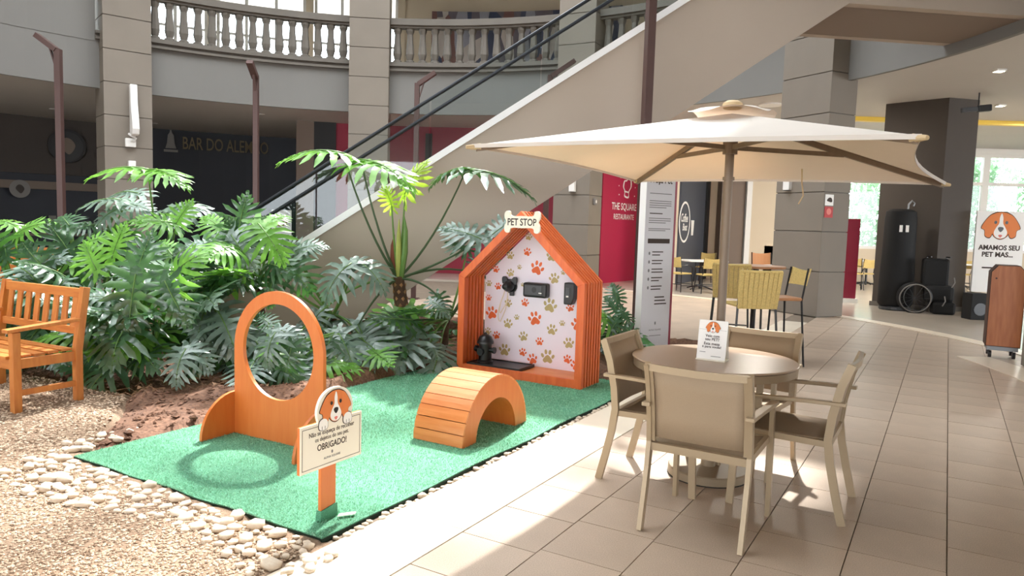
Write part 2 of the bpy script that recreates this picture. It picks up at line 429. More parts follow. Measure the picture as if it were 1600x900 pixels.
# loose gravel: nobody could count it
gb = MB(); rg = random.Random(11)
oct_f = [(0,2,4),(2,1,4),(1,3,4),(3,0,4),(2,0,5),(1,2,5),(3,1,5),(0,3,5)]
n = 0
while n < 17000:
    t = rg.random(); Y = 2.2+4.6*t**1.5; px = rg.uniform(-80, 520)
    x = (px-800)/FPX*Y; p = Vector((x, Y, 0)); u = p.dot(AX); vv = p.dot(BX)
    if (u > -4.72 and vv > 2.42) or u > -2.47 or sdist(x, Y) > 0.02: continue
    r = rg.uniform(0.004, 0.0105)*(1.0 if Y < 4.5 else 1.25); z = gravel_z(x, Y)+r*0.3; a = rg.uniform(0, PI); ca, sa = math.cos(a), math.sin(a)
    l = r*rg.uniform(0.8, 1.5); h = r*rg.uniform(0.5, 0.8); gb.cur = rg.choice((0, 0, 1, 2))
    gb.add([(x+l*ca, Y+l*sa, z), (x-l*ca, Y-l*sa, z), (x-r*sa, Y+r*ca, z), (x+r*sa, Y-r*ca, z), (x, Y, z+h), (x, Y, z-h)], oct_f); n += 1
tag(gb.build('loose_gravel', ['gravel0', 'gravel1', 'gravel2'], recalc=False), 'fine pale beige gravel spread in front of the bench and mat', 'gravel', kind='stuff')
mb = MB(); mb.prism([(-9.0, 9.3), (-2.44, 9.3), (-2.44, 17.0), (-9.0, 17.0)], lambda p, q, t: uv(p, q, t), -0.06, -0.006); struct(mb, 'floor_far', 'tile')
# crumbs of earth
cb = MB(); rc = random.Random(12); n = 0
while n < 2600:
    x = rc.uniform(-5.5, 0.2); y = rc.uniform(4.6, 8.2); p = Vector((x, y, 0)); u = p.dot(AX); vv = p.dot(BX)
    if (u > -4.68 and vv < 6.82) or u > -2.6 or sdist(x, y) < 0.05: continue
    r = rc.uniform(0.006, 0.022)*(1.6 if rc.random() < 0.06 else 1); z = soil_z(x, y)+r*0.2; a = rc.uniform(0, PI); ca, sa = math.cos(a), math.sin(a); l = r*rc.uniform(0.9, 1.6); h = r*rc.uniform(0.5, 0.8)
    cb.add([(x+l*ca, y+l*sa, z), (x-l*ca, y-l*sa, z), (x-r*sa, y+r*ca, z), (x+r*sa, y-r*ca, z), (x, y, z+h), (x, y, z-h)], oct_f); n += 1
tag(cb.build('earth_crumbs', 'soil', recalc=False), 'loose reddish earth crumbs on the soil behind the mat', 'soil', kind='stuff')
# ---- gallery slab, fascia, cornice
mb = MB(); vs = []; fs = []; n = 150
for i in range(n+1):
    a = -180+360*i/n; sa, ca = math.sin(math.radians(a)), math.cos(math.radians(a))
    R1 = 28.0
    if sa > 0.05 and ca > 0.25: R1 = min(R1, 13.95/sa)
    if ca > 0.05: R1 = min(R1, 27.0/ca)
    vs += [cp(RR, a, ZC), cp(R1, a, ZC), cp(R1, a, 5.36), cp(RR, a, 5.36)]
for i in range(n):
    for k in range(4): fs.append((i*4+k, i*4+(k+1) % 4, i*4+4+(k+1) % 4, i*4+4+k))
mb.add(vs, fs); struct(mb, 'ceiling', 'ceilwhite')
mb = MB(); arc(mb, RR-0.06, RR+0.02, ZC-0.03, 5.40, -180, 180, 150); struct(mb, 'trim_fascia', 'fascia')
mb = MB(); arc(mb, RR-0.16, RR+0.1, 5.40, 5.46, -180, 133.5, 130); arc(mb, RR-0.11, RR+0.1, 5.46, 5.52, -180, 133.5, 130); arc(mb, RR-0.19, RR+0.1, 5.52, 5.585, -180, 133.5, 130)
struct(mb, 'trim_cornice', 'trimstone')
mb = MB(); arc(mb, RR-0.07, RR+0.15, 5.36, 8.2, 133.4, 180); struct(mb, 'wall_parapet', 'fascia')
# ---- stone columns of stacked blocks on the ring
JZ = [0.0, 0.84, 1.58, 2.30, 3.02, 3.72, 4.45, 5.17, 5.90, 6.62, 7.35, 8.9]
def column(deg, w, r0, r1, n_, top=8.9):
    core = MB(); a = math.radians(deg); ca, sa = math.cos(a), math.sin(a)
    def f(p, q, t): return (CC.x+p*ca-q*sa, CC.y+p*sa+q*ca, t)
    g = 0.018
    core.prism([(r0+g, -w/2+g), (r1-g, -w/2+g), (r1-g, w/2-g), (r0+g, w/2-g)], f, 0, top)
    c = struct(core, 'wall_column_%d' % n_, 'trimstone')
    for i in range(len(JZ)-1):
        if JZ[i] >= top: break
        b = MB(); b.prism([(r0, -w/2), (r1, -w/2), (r1, w/2), (r0, w/2)], f, JZ[i]+0.008, min(JZ[i+1], top)-0.008)
        b.build('stone_block', 'columnstone', c, bevel=0.006)
    return c
for i, (d, w, r0, r1) in enumerate(((130.0, 1.0, 9.25, 10.1), (95.7, 1.0, 9.25, 10.1), (62.6, 0.95, 9.25, 10.1), (26.4, 1.15, 9.2, 9.88), (-9.5, 1.2, 9.2, 10.0))):
    column(d, w, r0, r1, i+1)
# inner pillar under the gallery ceiling
a_ = P(1457, 487, 15.18); pb = MB()
q0 = Vector((8.73, 15.18, 0)); e1 = Vector((0.97, 0.24, 0)); e2 = Vector((-0.64, 0.77, 0))
pb.prism([(0, 0), (0.75, 0), (0.75, 1.25), (0, 1.25)], lambda p, q, t: q0+e1*p+e2*q+Vector((0, 0, t)), 0, ZC)
struct(pb, 'wall_pillar', 'pillardark')
pb = MB(); pb.prism([(-0.03, -0.03), (0.78, -0.03), (0.78, 1.28), (-0.03, 1.28)], lambda p, q, t: q0+e1*p+e2*q+Vector((0, 0, t)), 0, 0.1)
struct(pb, 'baseboard_pillar', 'trimstone')
# ---- balustrades: one thing for each bay
bl = MB()
prof = [(0.115, 0.0), (0.115, 0.05), (0.075, 0.07), (0.088, 0.12), (0.112, 0.22), (0.100, 0.36), (0.080, 0.56), (0.074, 0.72), (0.088, 0.76), (0.105, 0.80), (0.105, 0.87)]
bl.lathe(prof, 8); blmesh = bl.mesh('baluster', 'trimstone', smooth=False)
def balustrade(a0, a1, label):
    mid = (a0+a1)/2; loc = cp(RR-0.02, mid, 5.585); t = thing('balustrade', label, 'balustrade', loc)
    def shift(m): m.v = [tuple(Vector(q)-loc) for q in m.v]; return m
    m = MB(); arc(m, RR-0.16, RR+0.12, 5.585, 5.63, a0, a1); shift(m).build('bottom_rail', 'trimstone', t)
    m = MB(); arc(m, RR-0.19, RR+0.15, 6.56, 6.72, a0, a1); arc(m, RR-0.14, RR+0.1, 6.50, 6.56, a0, a1); shift(m).build('top_rail', 'trimstone', t)
    n = int(round(math.radians(a1-a0)*RR/0.325))
    for i in range(n):
        a = a0+(a1-a0)*(i+0.5)/n
        o = link(blmesh, 'baluster', t); o.location = cp(RR-0.02, a, 5.63)-loc; o.rotation_euler = (0, 0, math.radians(a))
balustrade(98.9, 126.9, 'grey stone balustrade between the two tall columns at upper left')
balustrade(65.6, 92.6, 'grey stone balustrade in front of the upstairs mural')
balustrade(30.0, 59.7, 'grey stone balustrade partly hidden behind the stair glass')
# ---- ground-floor shop fronts beyond the ring
mb = MB(); arc(mb, 17.5, 17.7, 0, ZC, 99.5, 180); struct(mb, 'wall_shop_left', 'navywall')
mb = MB(); arc(mb, 17.35, 17.48, 2.65, ZC, 126, 165); struct(mb, 'wall_shop_upper', 'shopbrown')
mb = MB(); arc(mb, 17.28, 17.48, 2.18, 2.42, 126, 165); struct(mb, 'trim_4', 'shopbeam')
mb = MB(); arc(mb, 17.28, 17.48, 0, 2.2, 146.5, 147.6); struct(mb, 'trim_5', 'shopbeam')
mb = MB(); arc(mb, 17.28, 17.46, 0.75, 0.84, 126, 165); struct(mb, 'trim_6', 'shopbeam')
mb = MB(); arc(mb, 17.0, 17.2, 0, ZC, -180, -150); arc(mb, 17.0, 17.2, 0, 0.5, -150, -66); arc(mb, 17.0, 17.2, 0, ZC, -66, -30); struct(mb, 'wall_back', 'beigewall')     # unseen wall, left open so daylight fills the surfaces facing the viewer
# walls between the shops
mb = MB(); arc(mb, 12.3, 17.6, 0, ZC, 104.2, 106.6); struct(mb, 'wall_shop_side', 'taupewall')
mb = MB(); arc(mb, 12.4, 12.6, 0, ZC, 66.0, 101.6); struct(mb, 'wall_red', 'redwall')
mb = MB(); arc(mb, 12.3, 12.7, 0, ZC, 101.4, 104.4); struct(mb, 'wall_shop_door', 'shopdark')
mb = MB()
for a in (94.5, 88.3, 76.5, 69.0): arc(mb, 12.33, 12.42, 0, ZC-0.2, a, a+0.9, 2)
struct(mb, 'trim_7', 'shopdark')
A0 = Vector((2.36, 19.95, 0)); A1 = Vector((4.0, 22.3, 0)); rd = (A1-A0).normalized(); rn = Vector((rd.y, -rd.x, 0))
mb = MB(); mb.prism([(0, 0), ((A1-A0).length, 0), ((A1-A0).length, ZC), (0, ZC)], lambda p, q, t: A0+rd*p+Vector((0, 0, q))-rn*t, 0, 0.2)
struct(mb, 'wall_magenta', 'magenta')
# ---- far wall with windows on the right
YW = 23.5
mb = MB(); mb.box(((3.9+8.35)/2, YW+0.15, ZC/2), (8.35-3.9, 0.3, ZC)); struct(mb, 'wall_far', 'beigewall')
mb = MB(); mb.box((4.42, 20.72, ZC/2), (0.26, 0.4, ZC)); struct(mb, 'wall_far_pier', 'beigewall')
mb = MB(); mb.box((4.25, 21.6, ZC/2), (0.2, 1.6, ZC)); struct(mb, 'wall_far_return', 'beigewall')
mb = MB(); mb.box((6.75, YW-0.35, ZC/2), (0.72, 0.5, ZC)); struct(mb, 'wall_taupe_pier', 'taupewall')
mb = MB(); mb.box((7.22, YW-0.4, ZC/2), (0.16, 0.6, ZC)); struct(mb, 'trim_8', 'whitepaint')
mb = MB(); mb.box((16, YW+0.15, 0.55), (16.0, 0.3, 1.10)); struct(mb, 'wall_window_sill', 'beigewall')
mb = MB(); mb.box((16, YW+0.15, 4.28), (16.0, 0.3, 0.2)); struct(mb, 'wall_window_head', 'whitepaint')
mb = MB(); mb.box((24.0, 18, 2.18), (0.3, 12, 4.36)); struct(mb, 'wall_right_end', 'beigewall')
wx = 8.35; wn = 0
for x0, x1 in ((8.38, 9.75), (9.75, 11.75), (12.2, 14.9), (14.9, 17.2), (17.2, 19.6), (19.6, 22.0), (22.0, 23.8)):
    wn += 1; z0, z1 = 1.10, 4.18
    m = MB()
    for xx in (x0+0.05, x1-0.05): m.box((xx, YW+0.12, (z0+z1)/2), (0.1, 0.14, z1-z0))
    for zz in (z0+0.04, z0+(z1-z0)*0.70, z1-0.04): m.box(((x0+x1)/2, YW+0.12, zz), (x1-x0, 0.13, 0.1))
    w_ = struct(m, 'window_%d' % wn, 'whitepaint')
    zm = z0+(z1-z0)*0.70
    for a, b in ((z0+0.09, zm-0.05), (zm+0.05, z1-0.09)):
        g = MB(); g.box(((x0+x1)/2, YW+0.13, (a+b)/2), (x1-x0-0.2, 0.012, b-a)); g.build('pane', 'pane', w_)
mb = MB(); mb.box((11.97, YW+0.0, 2.18), (0.46, 0.5, 4.36)); struct(mb, 'wall_window_pier', 'whitepaint')
mb = MB(); mb.box((12.2, YW-5.5, 4.31), (9.5, 0.18, 0.10)); struct(mb, 'trim_9', 'yellow')
# ---- upper storey
mb = MB()
arc(mb, 15.0, 15.3, 5.36, 5.9, 60, 180); arc(mb, 15.0, 15.3, 8.85, 9.0, 60, 180); arc(mb, 15.0, 15.3, 5.36, 9.0, 60, 93.5)
for a in (93.4, 104.6, 115.8, 127.0, 138.2, 149.4): arc(mb, 14.95, 15.3, 5.36, 9.0, a, a+0.9, 2)
struct(mb, 'wall_upper', 'beigewall')
for k, a in enumerate((94.3, 105.5, 116.7, 127.9, 139.1)):
    m = MB()
    for q in (0.0, 3.3, 6.7, 9.85): arc(m, 15.05, 15.2, 5.9, 8.85, a+q, a+q+0.35, 1)
    for z in (5.9, 7.2, 8.79): arc(m, 15.05, 15.2, z, z+0.06, a, a+10.3, 4)
    w_ = struct(m, 'window_%d' % (20+k), 'whitepaint')
    for q0_, q1_ in ((0.35, 3.3), (3.65, 6.7), (7.05, 9.85)):
        for za, zb in ((5.96, 7.2), (7.26, 8.79)):
            g = MB(); arc(g, 15.1, 15.115, za, zb, a+q0_, a+q1_, 2); g.build('pane', 'pane', w_)
mb = MB(); arc(mb, RR, 18, 8.9, 9.1, -180, 180, 90); struct(mb, 'ceiling_upper', 'ceilwhite')
mb = MB(); arc(mb, RR, RR+0.3, 9.0, 13.0, -180, 180, 90); struct(mb, 'wall_attic', 'concrete')
# unseen flat roof, its opening shaped to keep sun off the right floor
SU0, SU1, SV0, SV1 = -13.2, -4.1, -1.0, 18.0
mb = MB()
for a0_, a1_, b0_, b1_ in ((-25, SU0, -12, 26), (SU1, 11, -12, 26), (SU0, SU1, -12, SV0), (SU0, SU1, SV1, 26)):
    mb.prism([(a0_, b0_), (a1_, b0_), (a1_, b1_), (a0_, b1_)], lambda p, q, t: uv(p, q, t), 12.9, 13.2)
struct(mb, 'ceiling_shade_roof', 'ceilwhite')
mb = MB(); arc(mb, 17.5, 17.7, 5.36, 9.0, -180, 60, 60); struct(mb, 'wall_upper_back', 'beigewall')
# unseen beams added across the opening to break the sunlight into bands
sk = thing('skylight_frame', 'unseen white beams added above the court to band the sunlight', 'skylight', uv((SU0+SU1)/2, (SV0+SV1)/2, 13.05))
hu, hv = (SU1-SU0)/2, (SV1-SV0)/2
for i in range(-2, 3):
    b = MB(); b.bar(uv(i*1.6, -hv), uv(i*1.6, hv), 0.14, 0.22); b.build('beam', 'whitepaint', sk)
for i in range(-5, 6):
    b = MB(); b.bar(uv(-hu, i*1.5), uv(hu, i*1.5), 0.10, 0.16); b.build('cross_beam', 'whitepaint', sk)
# mural upstairs: a wide printed picture
mu = bpy.data.materials.new('mural'); mu.use_nodes = True; MATS['mural'] = mu
N = mu.node_tree.nodes; L = mu.node_tree.links; tc = N.new('ShaderNodeTexCoord'); mp = N.new('ShaderNodeMapping'); mp.inputs['Scale'].default_value = (2.2, 2.2, 0.7)
L.new(tc.outputs['Object'], mp.inputs['Vector']); vn = N.new('ShaderNodeTexVoronoi'); vn.inputs['Scale'].default_value = 1.3; L.new(mp.outputs['Vector'], vn.inputs['Vector'])
rp = N.new('ShaderNodeValToRGB'); sx = N.new('ShaderNodeSeparateColor'); L.new(vn.outputs['Color'], sx.inputs['Color']); L.new(sx.outputs['Red'], rp.inputs['Fac'])
rp.color_ramp.interpolation = 'CONSTANT'; cr = rp.color_ramp; cr.elements[0].color = c8(72, 78, 98); cr.elements[1].position = 0.85; cr.elements[1].color = c8(190, 180, 172)
for p_, c_ in ((0.2, (120, 84, 78)), (0.4, (58, 66, 90)), (0.55, (150, 150, 160)), (0.7, (104, 96, 104))): e_ = cr.elements.new(p_); e_.color = c8(*c_)
L.new(rp.outputs['Color'], N['Principled BSDF'].inputs['Base Color'])
mb = MB(); arc(mb, 14.85, 14.9, 6.2, 8.4, 66, 90); tag(mb.build('mural', 'mural'), 'wide blue and brown printed mural on the upstairs wall', 'mural')
# ================================================================== STAIR
S0 = Vector((4.216, 9.736, 0)); SD = Vector((2.464, 0.32, 0)).normalized(); SN = Vector((-SD.y, SD.x, 0))
def sp(s, z, t): return S0+SD*s+SN*t+Vector((0, 0, z))
SL = 0.684
def ztop(s): return 0.49+(s+7.86)*0.68
for nm, t0, t1 in (('wall_stair_front', 0.0, 0.16), ('wall_stair_back', 1.5, 1.66)):
    m = MB(); m.prism([(-8.25, 0.0), (-6.56, 0.0), (0.0, 4.5), (2.75, 4.5), (2.75, 6.0), (0.24, 6.0), (-8.25, ztop(-8.25))], sp, t0, t1)
    struct(m, nm, 'stairwall')
    c = MB(); c.prism([(-8.3, ztop(-8.3)), (0.24, ztop(0.24)), (0.24, ztop(0.24)+0.095), (-8.3, ztop(-8.3)+0.095)], sp, t0-0.03, t1+0.03)
    struct(c, 'trim_cap' if t0 == 0 else 'trim_cap_back', 'whitecap')
m = MB(); m.prism([(-6.55, 0.0), (0.0, 4.5), (2.75, 4.5), (2.75, 5.0), (-0.1, 5.0), (-7.4, 0.0)], sp, 0.15, 1.51); struct(m, 'floor_stair', 'taupewall')
st = bpy.data.objects['floor_stair']
for i in range(26):
    s = -7.4+i*0.285; m = MB(); m.prism([(s, 0.195*i-0.02*(i > 0)), (s+0.3, 0.195*i-0.02*(i > 0)), (s+0.3, 0.195*(i+1)), (s, 0.195*(i+1))], sp, 0.16, 1.5); m.build('step', 'tile', st)
sg = thing('stair_balustrade', 'frameless glass stair railing with two dark handrails above the white cap', 'railing', sp(-8.0, ztop(-8.0)+0.095, 0.08))
o0 = sg.location.copy()
def spl(s, z, t): return sp(s, z, t)-o0
npan = 6
for i in range(npan):
    s0 = -8.0+i*1.35; s1 = s0+1.33
    if s0 > 0: break
    m = MB(); m.prism([(s0, ztop(s0)+0.095), (s1, ztop(s1)+0.095), (s1, ztop(s1)+0.80), (s0, ztop(s0)+0.80)], spl, 0.074, 0.086); m.build('glass_panel', 'stairglass', sg)
for h in (0.81, 0.63):
    m = MB(); m.tube([spl(-7.9, ztop(-7.9)+h, 0.05), spl(0.1, ztop(0.1)+h, 0.05)], 0.022, 8); m.build('handrail', 'rail', sg, smooth=True)
# shops: lettering and emblems
def ring_frame(px, py, R):
    r = ray(px, py); r2 = Vector((r.x, r.y, 0)); A = r2.dot(r2); B = -2*r2.dot(CC); D = CC.dot(CC)-R*R
    t = (-B+math.sqrt(B*B-4*A*D))/(2*A); q = r2*t; zz = EYE.z+r.z*t
    a = math.atan2(q.y-CC.y, q.x-CC.x); return Vector((q.x, q.y, zz)), a-PI/2
# ================================================================== ARTIFICIAL GRASS MAT
U0, U1, V0, V1 = -4.63, -2.49, 2.50, 6.78
mat_o = uv((U0+U1)/2, (V0+V1)/2, 0.0)
turf = thing('turf_mat', 'rectangle of bright green artificial grass under the dog play pieces', 'artificial grass', mat_o, TH)
hw, hl = (U1-U0)/2, (V1-V0)/2
def mat_edge(n=40):
    rr = random.Random(5); pts = []
    for (x0, y0), (x1, y1) in (((-hw, -hl), (hw, -hl)), ((hw, -hl), (hw, hl)), ((hw, hl), (-hw, hl)), ((-hw, hl), (-hw, -hl))):
        for k in range(n):
            t = k/n; w = 0.012*math.sin(t*21+x0)*math.sin(PI*t)+rr.uniform(-.002, .002)
            dx, dy = x1-x0, y1-y0; l = math.hypot(dx, dy)
            pts.append((x0+dx*t-dy/l*w, y0+dy*t+dx/l*w))
    return pts
m = MB(); m.prism(mat_edge(), lambda p, q, t: (p, q, t), -0.03, 0.012); m.build('mat_backing', 'matback', turf)
m = MB(); m.prism([(p*0.998, q*0.999) for p, q in mat_edge()], lambda p, q, t: (p, q, t), 0.012, 0.018); m.build('pile_base', 'turf', turf)
rr = random.Random(9); fb = MB()
vs = fb.v; fs = fb.f
for i in range(70000):
    x = rr.uniform(-hw+.004, hw-.004); t = rr.random(); y = -hl+2*hl*(t**1.25)
    a = rr.uniform(0, 2*PI); w = rr.uniform(0.0015, 0.003)*(1+0.25*(y+hl)); h = rr.uniform(0.006, 0.014); k = len(vs)
    cx, sx_ = math.cos(a), math.sin(a); lx, ly = rr.uniform(-.012, .012), rr.uniform(-.012, .012)
    vs += [(x-cx*w, y-sx_*w, 0.017), (x+cx*w, y+sx_*w, 0.017), (x+lx, y+ly, 0.018+h)]; fs.append((k, k+1, k+2))
fb.mi = [0]*len(fs)
tag(fb.build('grass_fibres', 'fibre', turf, recalc=False), kind='stuff')
TZ = 0.018
# ================================================================== PET HUT
HB = uv(-3.58, 6.20, TZ); HW = 1.42; HD = 0.46; EV = 1.0; AP = 1.66; FT = 0.065
hut = thing('pet_hut', 'orange slatted house-shaped pet stop with paw print back panel', 'pet station', HB, TH)
hx = HW/2
def house_ring(inset):                                 # outline from lower left, over the ridge, to lower right
    sl = math.atan2(AP-EV, hx); k = inset/math.cos(sl)
    xe = hx-inset; zr = AP-k
    ze = zr-xe*math.tan(sl); return [(-xe, ze), (0, zr), (xe, ze)]
def hut_strip(y0, y1, th, m, names):
    o_ = house_ring(0); i_ = house_ring(th)
    for nm, poly in ((names[0], [(-hx, 0), (-hx+th, 0), (-hx+th, i_[0][1]), (-hx, EV)]), (names[0], [(hx-th, 0), (hx, 0), (hx, EV), (hx-th, i_[2][1])]),
                     (names[1], [o_[0], i_[0], i_[1], o_[1]]), (names[1], [o_[1], i_[1], i_[2], o_[2]])):
        b = MB(); b.prism(poly, lambda p, q, t: (p, t, q), y0, y1); b.build(nm, m, hut, bevel=0.003)
hut_strip(0.0, 0.055, 0.075, 'orangered', ('front_post', 'front_rafter'))
sy = 0.055
for k in range(6):
    hut_strip(sy+0.026+k*0.060, sy+0.060+k*0.060, 0.05, 'orangered', ('wall_slat', 'roof_slat'))
i_ = house_ring(0.06)
b = MB(); b.prism([(-hx+0.06, 0.05), (hx-0.06, 0.05), i_[2], i_[1], i_[0]], lambda p, q, t: (p, t, q), 0.425, 0.445); panel = b.build('back_panel', 'panelwhite', hut)
b = MB(); b.box((0, 0.235, 0.035), (HW-0.10, 0.40, 0.07)); b.build('floor_board', 'plank', hut, bevel=0.003)
b = MB(); b.box((0, 0.022, 0.042), (HW-0.15, 0.040, 0.084)); b.build('front_rail', 'orangered', hut, bevel=0.003)
for sx in (-1, 1):                                     # dark sheets added between the slats, standing in for shade in the gaps
    b = MB(); b.box((sx*(hx-0.025), 0.24, EV/2), (0.006, 0.37, EV-0.06)); b.build('side_gap_shade', 'boxedge', hut)
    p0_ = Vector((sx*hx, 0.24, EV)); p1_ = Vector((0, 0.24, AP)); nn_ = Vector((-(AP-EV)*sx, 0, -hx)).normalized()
    b = MB(); b.bar(p0_+nn_*0.027, p1_+nn_*0.027, 0.37, 0.006, nn_); b.build('roof_gap_shade', 'boxedge', hut)
# paw prints on the panel
def paw(size, rot):
    b = MB(); R_ = lambda p: [(x*math.cos(rot)-z*math.sin(rot), x*math.sin(rot)+z*math.cos(rot)) for x, z in p]
    pad = smoothpoly([(0, 0.16), (0.24, -0.02), (0.38, -0.26), (0.22, -0.42), (0, -0.34), (-0.22, -0.42), (-0.38, -0.26), (-0.24, -0.02)], 3)
    b.flat(R_([(x*size, z*size) for x, z in pad]), 0, 0.0015)
    for cx, cz, rx, rz, ro in ((-0.42, 0.08, .11, .17, .5), (-0.16, 0.36, .11, .18, .15), (0.16, 0.36, .11, .18, -.15), (0.42, 0.08, .11, .17, -.5)):
        b.flat(R_([(x*size, z*size) for x, z in circle(cx, cz, rx, rz, 10, ro)]), 0, 0.0015)
    return b
paws = [(378,150,.9,'k'),(372,222,1,'o'),(292,235,1,'k'),(335,293,.6,'k'),(418,298,1.7,'o'),(486,242,1.3,'k'),(293,320,1,'k'),(498,347,1.3,'k'),(235,383,.9,'o'),(350,375,.5,'k'),
        (178,368,.8,'k'),(225,300,.9,'o'),(361,459,1,'o'),(282,462,1,'k'),(478,474,1.7,'k'),(573,483,1,'o'),(205,508,1.6,'o'),(407,535,1.7,'o'),(322,528,.7,'k'),(281,558,1.2,'k'),
        (487,587,1.3,'k'),(535,556,.7,'k'),(607,562,1.5,'o'),(353,618,1.2,'k'),(227,612,1,'o'),(172,590,.9,'k'),(429,642,1,'o'),(566,650,1.3,'k'),(265,682,1.5,'k'),(350,692,1,'o'),
        (467,714,1.7,'k'),(560,725,1.05,'o'),(395,755,1.3,'o'),(598,780,1.2,'o'),(178,435,.8,'o'),(540,318,.6,'k')]
rp_ = random.Random(4); inv = Matrix.Rotation(-TH, 3, 'Z')
for x, y, s, c in paws:
    q = onplane(700+x/3, 320+y/3, HB+BX*0.424, BX); l = inv @ (q-HB)
    size = 0.085*s
    lim = hx-0.075-0.4*size
    l.x = max(-lim, min(lim, l.x)); l.z = max(0.10+0.35*size, l.z)
    zmax = i_[1][1]-abs(l.x)*(AP-EV)/hx-0.55*size; l.z = min(l.z, zmax)
    o = paw(size, rp_.uniform(-.35, .35)).build('paw_print', 'paworange' if c == 'o' else 'pawkhaki', panel); o.location = (l.x, 0.4248, l.z)
def hutpt(px, py, dy):
    q = onplane(px, py, HB+BX*dy, BX); return inv @ (q-HB)
# bone sign
bp = hutpt(815, 347, -0.03)
bone = smoothpoly([(-.12, .06), (0, .06), (.12, .06), (.14, .10), (.175, .108), (.20, .085), (.20, .04), (.18, .0), (.20, -.04), (.20, -.085), (.175, -.108), (.14, -.10), (.12, -.06), (0, -.06), (-.12, -.06), (-.14, -.10), (-.175, -.108), (-.20, -.085), (-.20, -.04), (-.18, 0), (-.20, .04), (-.20, .085), (-.175, .108), (-.14, .10)], 4)
BS = thing('bone_sign', 'white bone-shaped sign reading PET STOP on the hut ridge', 'sign', HB + AX*bp.x + BX*(-0.022) + Vector((0, 0, bp.z)), TH)
b = MB(); b.flat([(x*0.98, z*0.98) for x, z in bone], 0.02, 0.022); b.build('bone_board', 'cream', BS, auto=True)
text('PET STOP', 0.32, 0.07, 'ink', BS, (0, -0.0025, 0), bold=0.018, label='dark serif capitals')
# dispensers on the back panel
def bxp(px, py): return hutpt(px, py, 0.40)
l = bxp(840, 453); D1 = thing('black_dispenser', 'wide black wall dispenser with a glossy front on the paw print panel', 'dispenser', HB+AX*l.x+BX*0.424+Vector((0, 0, l.z)), TH)
b = MB(); b.box((0, -0.05, 0), (0.27, 0.1, 0.15)); b.build('case', 'black', D1, bevel=0.02)
b = MB(); b.box((-0.01, -0.1015, 0.0), (0.2, 0.004, 0.095)); b.build('front_plate', 'darkgrey', D1, bevel=0.001)
b = MB(); b.flat(circle(0.0, 0.005, 0.026, 0.03, 14), -0.103, 0.002); b.build('emblem', 'black', D1)
b = MB(); b.flat([(0.055, -0.03), (0.09, -0.03), (0.09, -0.02), (0.055, -0.02)], -0.104, 0.001); b.build('label_plate', 'dogwhite', D1)
l = bxp(893, 457); D2 = thing('bag_dispenser', 'narrow black bag dispenser nearest the right wall of the hut', 'dispenser', HB+AX*l.x+BX*0.424+Vector((0, 0, l.z)), TH)
b = MB(); b.prism([(-.055, -.12), (.03, -.12), (.055, -.06), (.055, .1), (-.055, .1)], lambda p, q, t: (p, t, q), 0, -0.09); b.build('case', 'black', D2, bevel=0.012)
b = MB(); b.box((-0.01, -0.092, 0.0), (0.045, 0.004, 0.1)); b.build('front_plate', 'darkgrey', D2)
b = MB(); b.flat([(-.025, -.045), (.0, -.045), (.0, -.03), (-.025, -.03)], -0.094, 0.001); b.build('label_plate', 'dogwhite', D2)
l = bxp(797, 447); D3 = thing('dog_head_hook', 'black dog-head wall hook at the left of the paw print panel', 'hook', HB+AX*l.x+BX*0.424+Vector((0, 0, l.z)), TH)
b = MB(); b.flat(circle(0, 0, 0.075, 0.075, 18), 0, 0.02); b.build('mount', 'black', D3)
b = MB(); b.lathe([(0.01, 0.0), (0.05, 0.012), (0.062, 0.04), (0.055, 0.075), (0.036, 0.1), (0.03, 0.13), (0.012, 0.14)], 14)
o = b.build('head', 'black', D3, smooth=True); o.rotation_euler = (PI/2, 0, 0); o.location = (0, -0.01, 0)
for sx in (-1, 1):
    b = MB(); b.prism(smoothpoly([(0.02*sx, 0.05), (0.055*sx, 0.1), (0.085*sx, 0.085), (0.08*sx, 0.03), (0.055*sx, 0.02)], 3), lambda p, q, t: (p, t, q), -0.02, -0.05); b.build('ear', 'black', D3)
b = MB(); b.box((0.03, -0.03, -0.075), (0.05, 0.03, 0.05)); b.build('collar', 'black', D3, bevel=0.008)
cr_ = thing('leash_loop', 'cream cord leash hanging from the dog-head hook', 'leash', HB+AX*(l.x-0.06)+BX*0.37+Vector((0, 0, l.z-0.05)), TH)
for k, (w, h) in enumerate(((0.035, 0.24), (0.055, 0.33))):
    b = MB(); b.tube([(0.02, 0, 0.01)]+[(-w*math.sin(t*PI)*1.0+0.02*(1-t)-0.03*t, 0.004*k, -h*math.sin(t*PI*0.5)) for t in [i/10 for i in range(1, 11)]]+[(0.025, 0.01, -h*0.6), (0.045, 0.012, -h*0.2), (0.05, 0.0, 0.01)], 0.004, 6); b.build('cord', 'cord', cr_, smooth=True)
# hydrant on its black tray
tl = inv @ (onplane(800, 576, HB+Vector((0, 0, 0.07)), Vector((0, 0, 1)))-HB)
tp = HB+AX*(-0.30)+BX*0.20+Vector((0, 0, 0.071))
tray = thing('black_tray', 'flat black tray lying on the floor board of the hut', 'tray', tp, TH)
b = MB(); b.box((0, 0, 0.011), (0.62, 0.33, 0.022)); b.build('tray_base', 'black', tray, bevel=0.006)
for sx, sy_, w, d in ((0, -.158, .62, .014), (0, .158, .62, .014), (-.303, 0, .014, .31), (.303, 0, .014, .31)):
    b = MB(); b.box((sx, sy_, 0.026), (w, d, 0.010)); b.build('tray_lip', 'black', tray)
hp = HB+AX*(-0.475)+BX*0.175+Vector((0, 0, 0.094))
hy = thing('toy_hydrant', 'small black fire hydrant standing on the tray', 'hydrant', hp, TH)
b = MB(); b.lathe([(0.082, 0), (0.082, 0.02), (0.068, 0.03), (0.066, 0.17), (0.068, 0.2)], 20); b.build('barrel', 'black', hy, smooth=True)
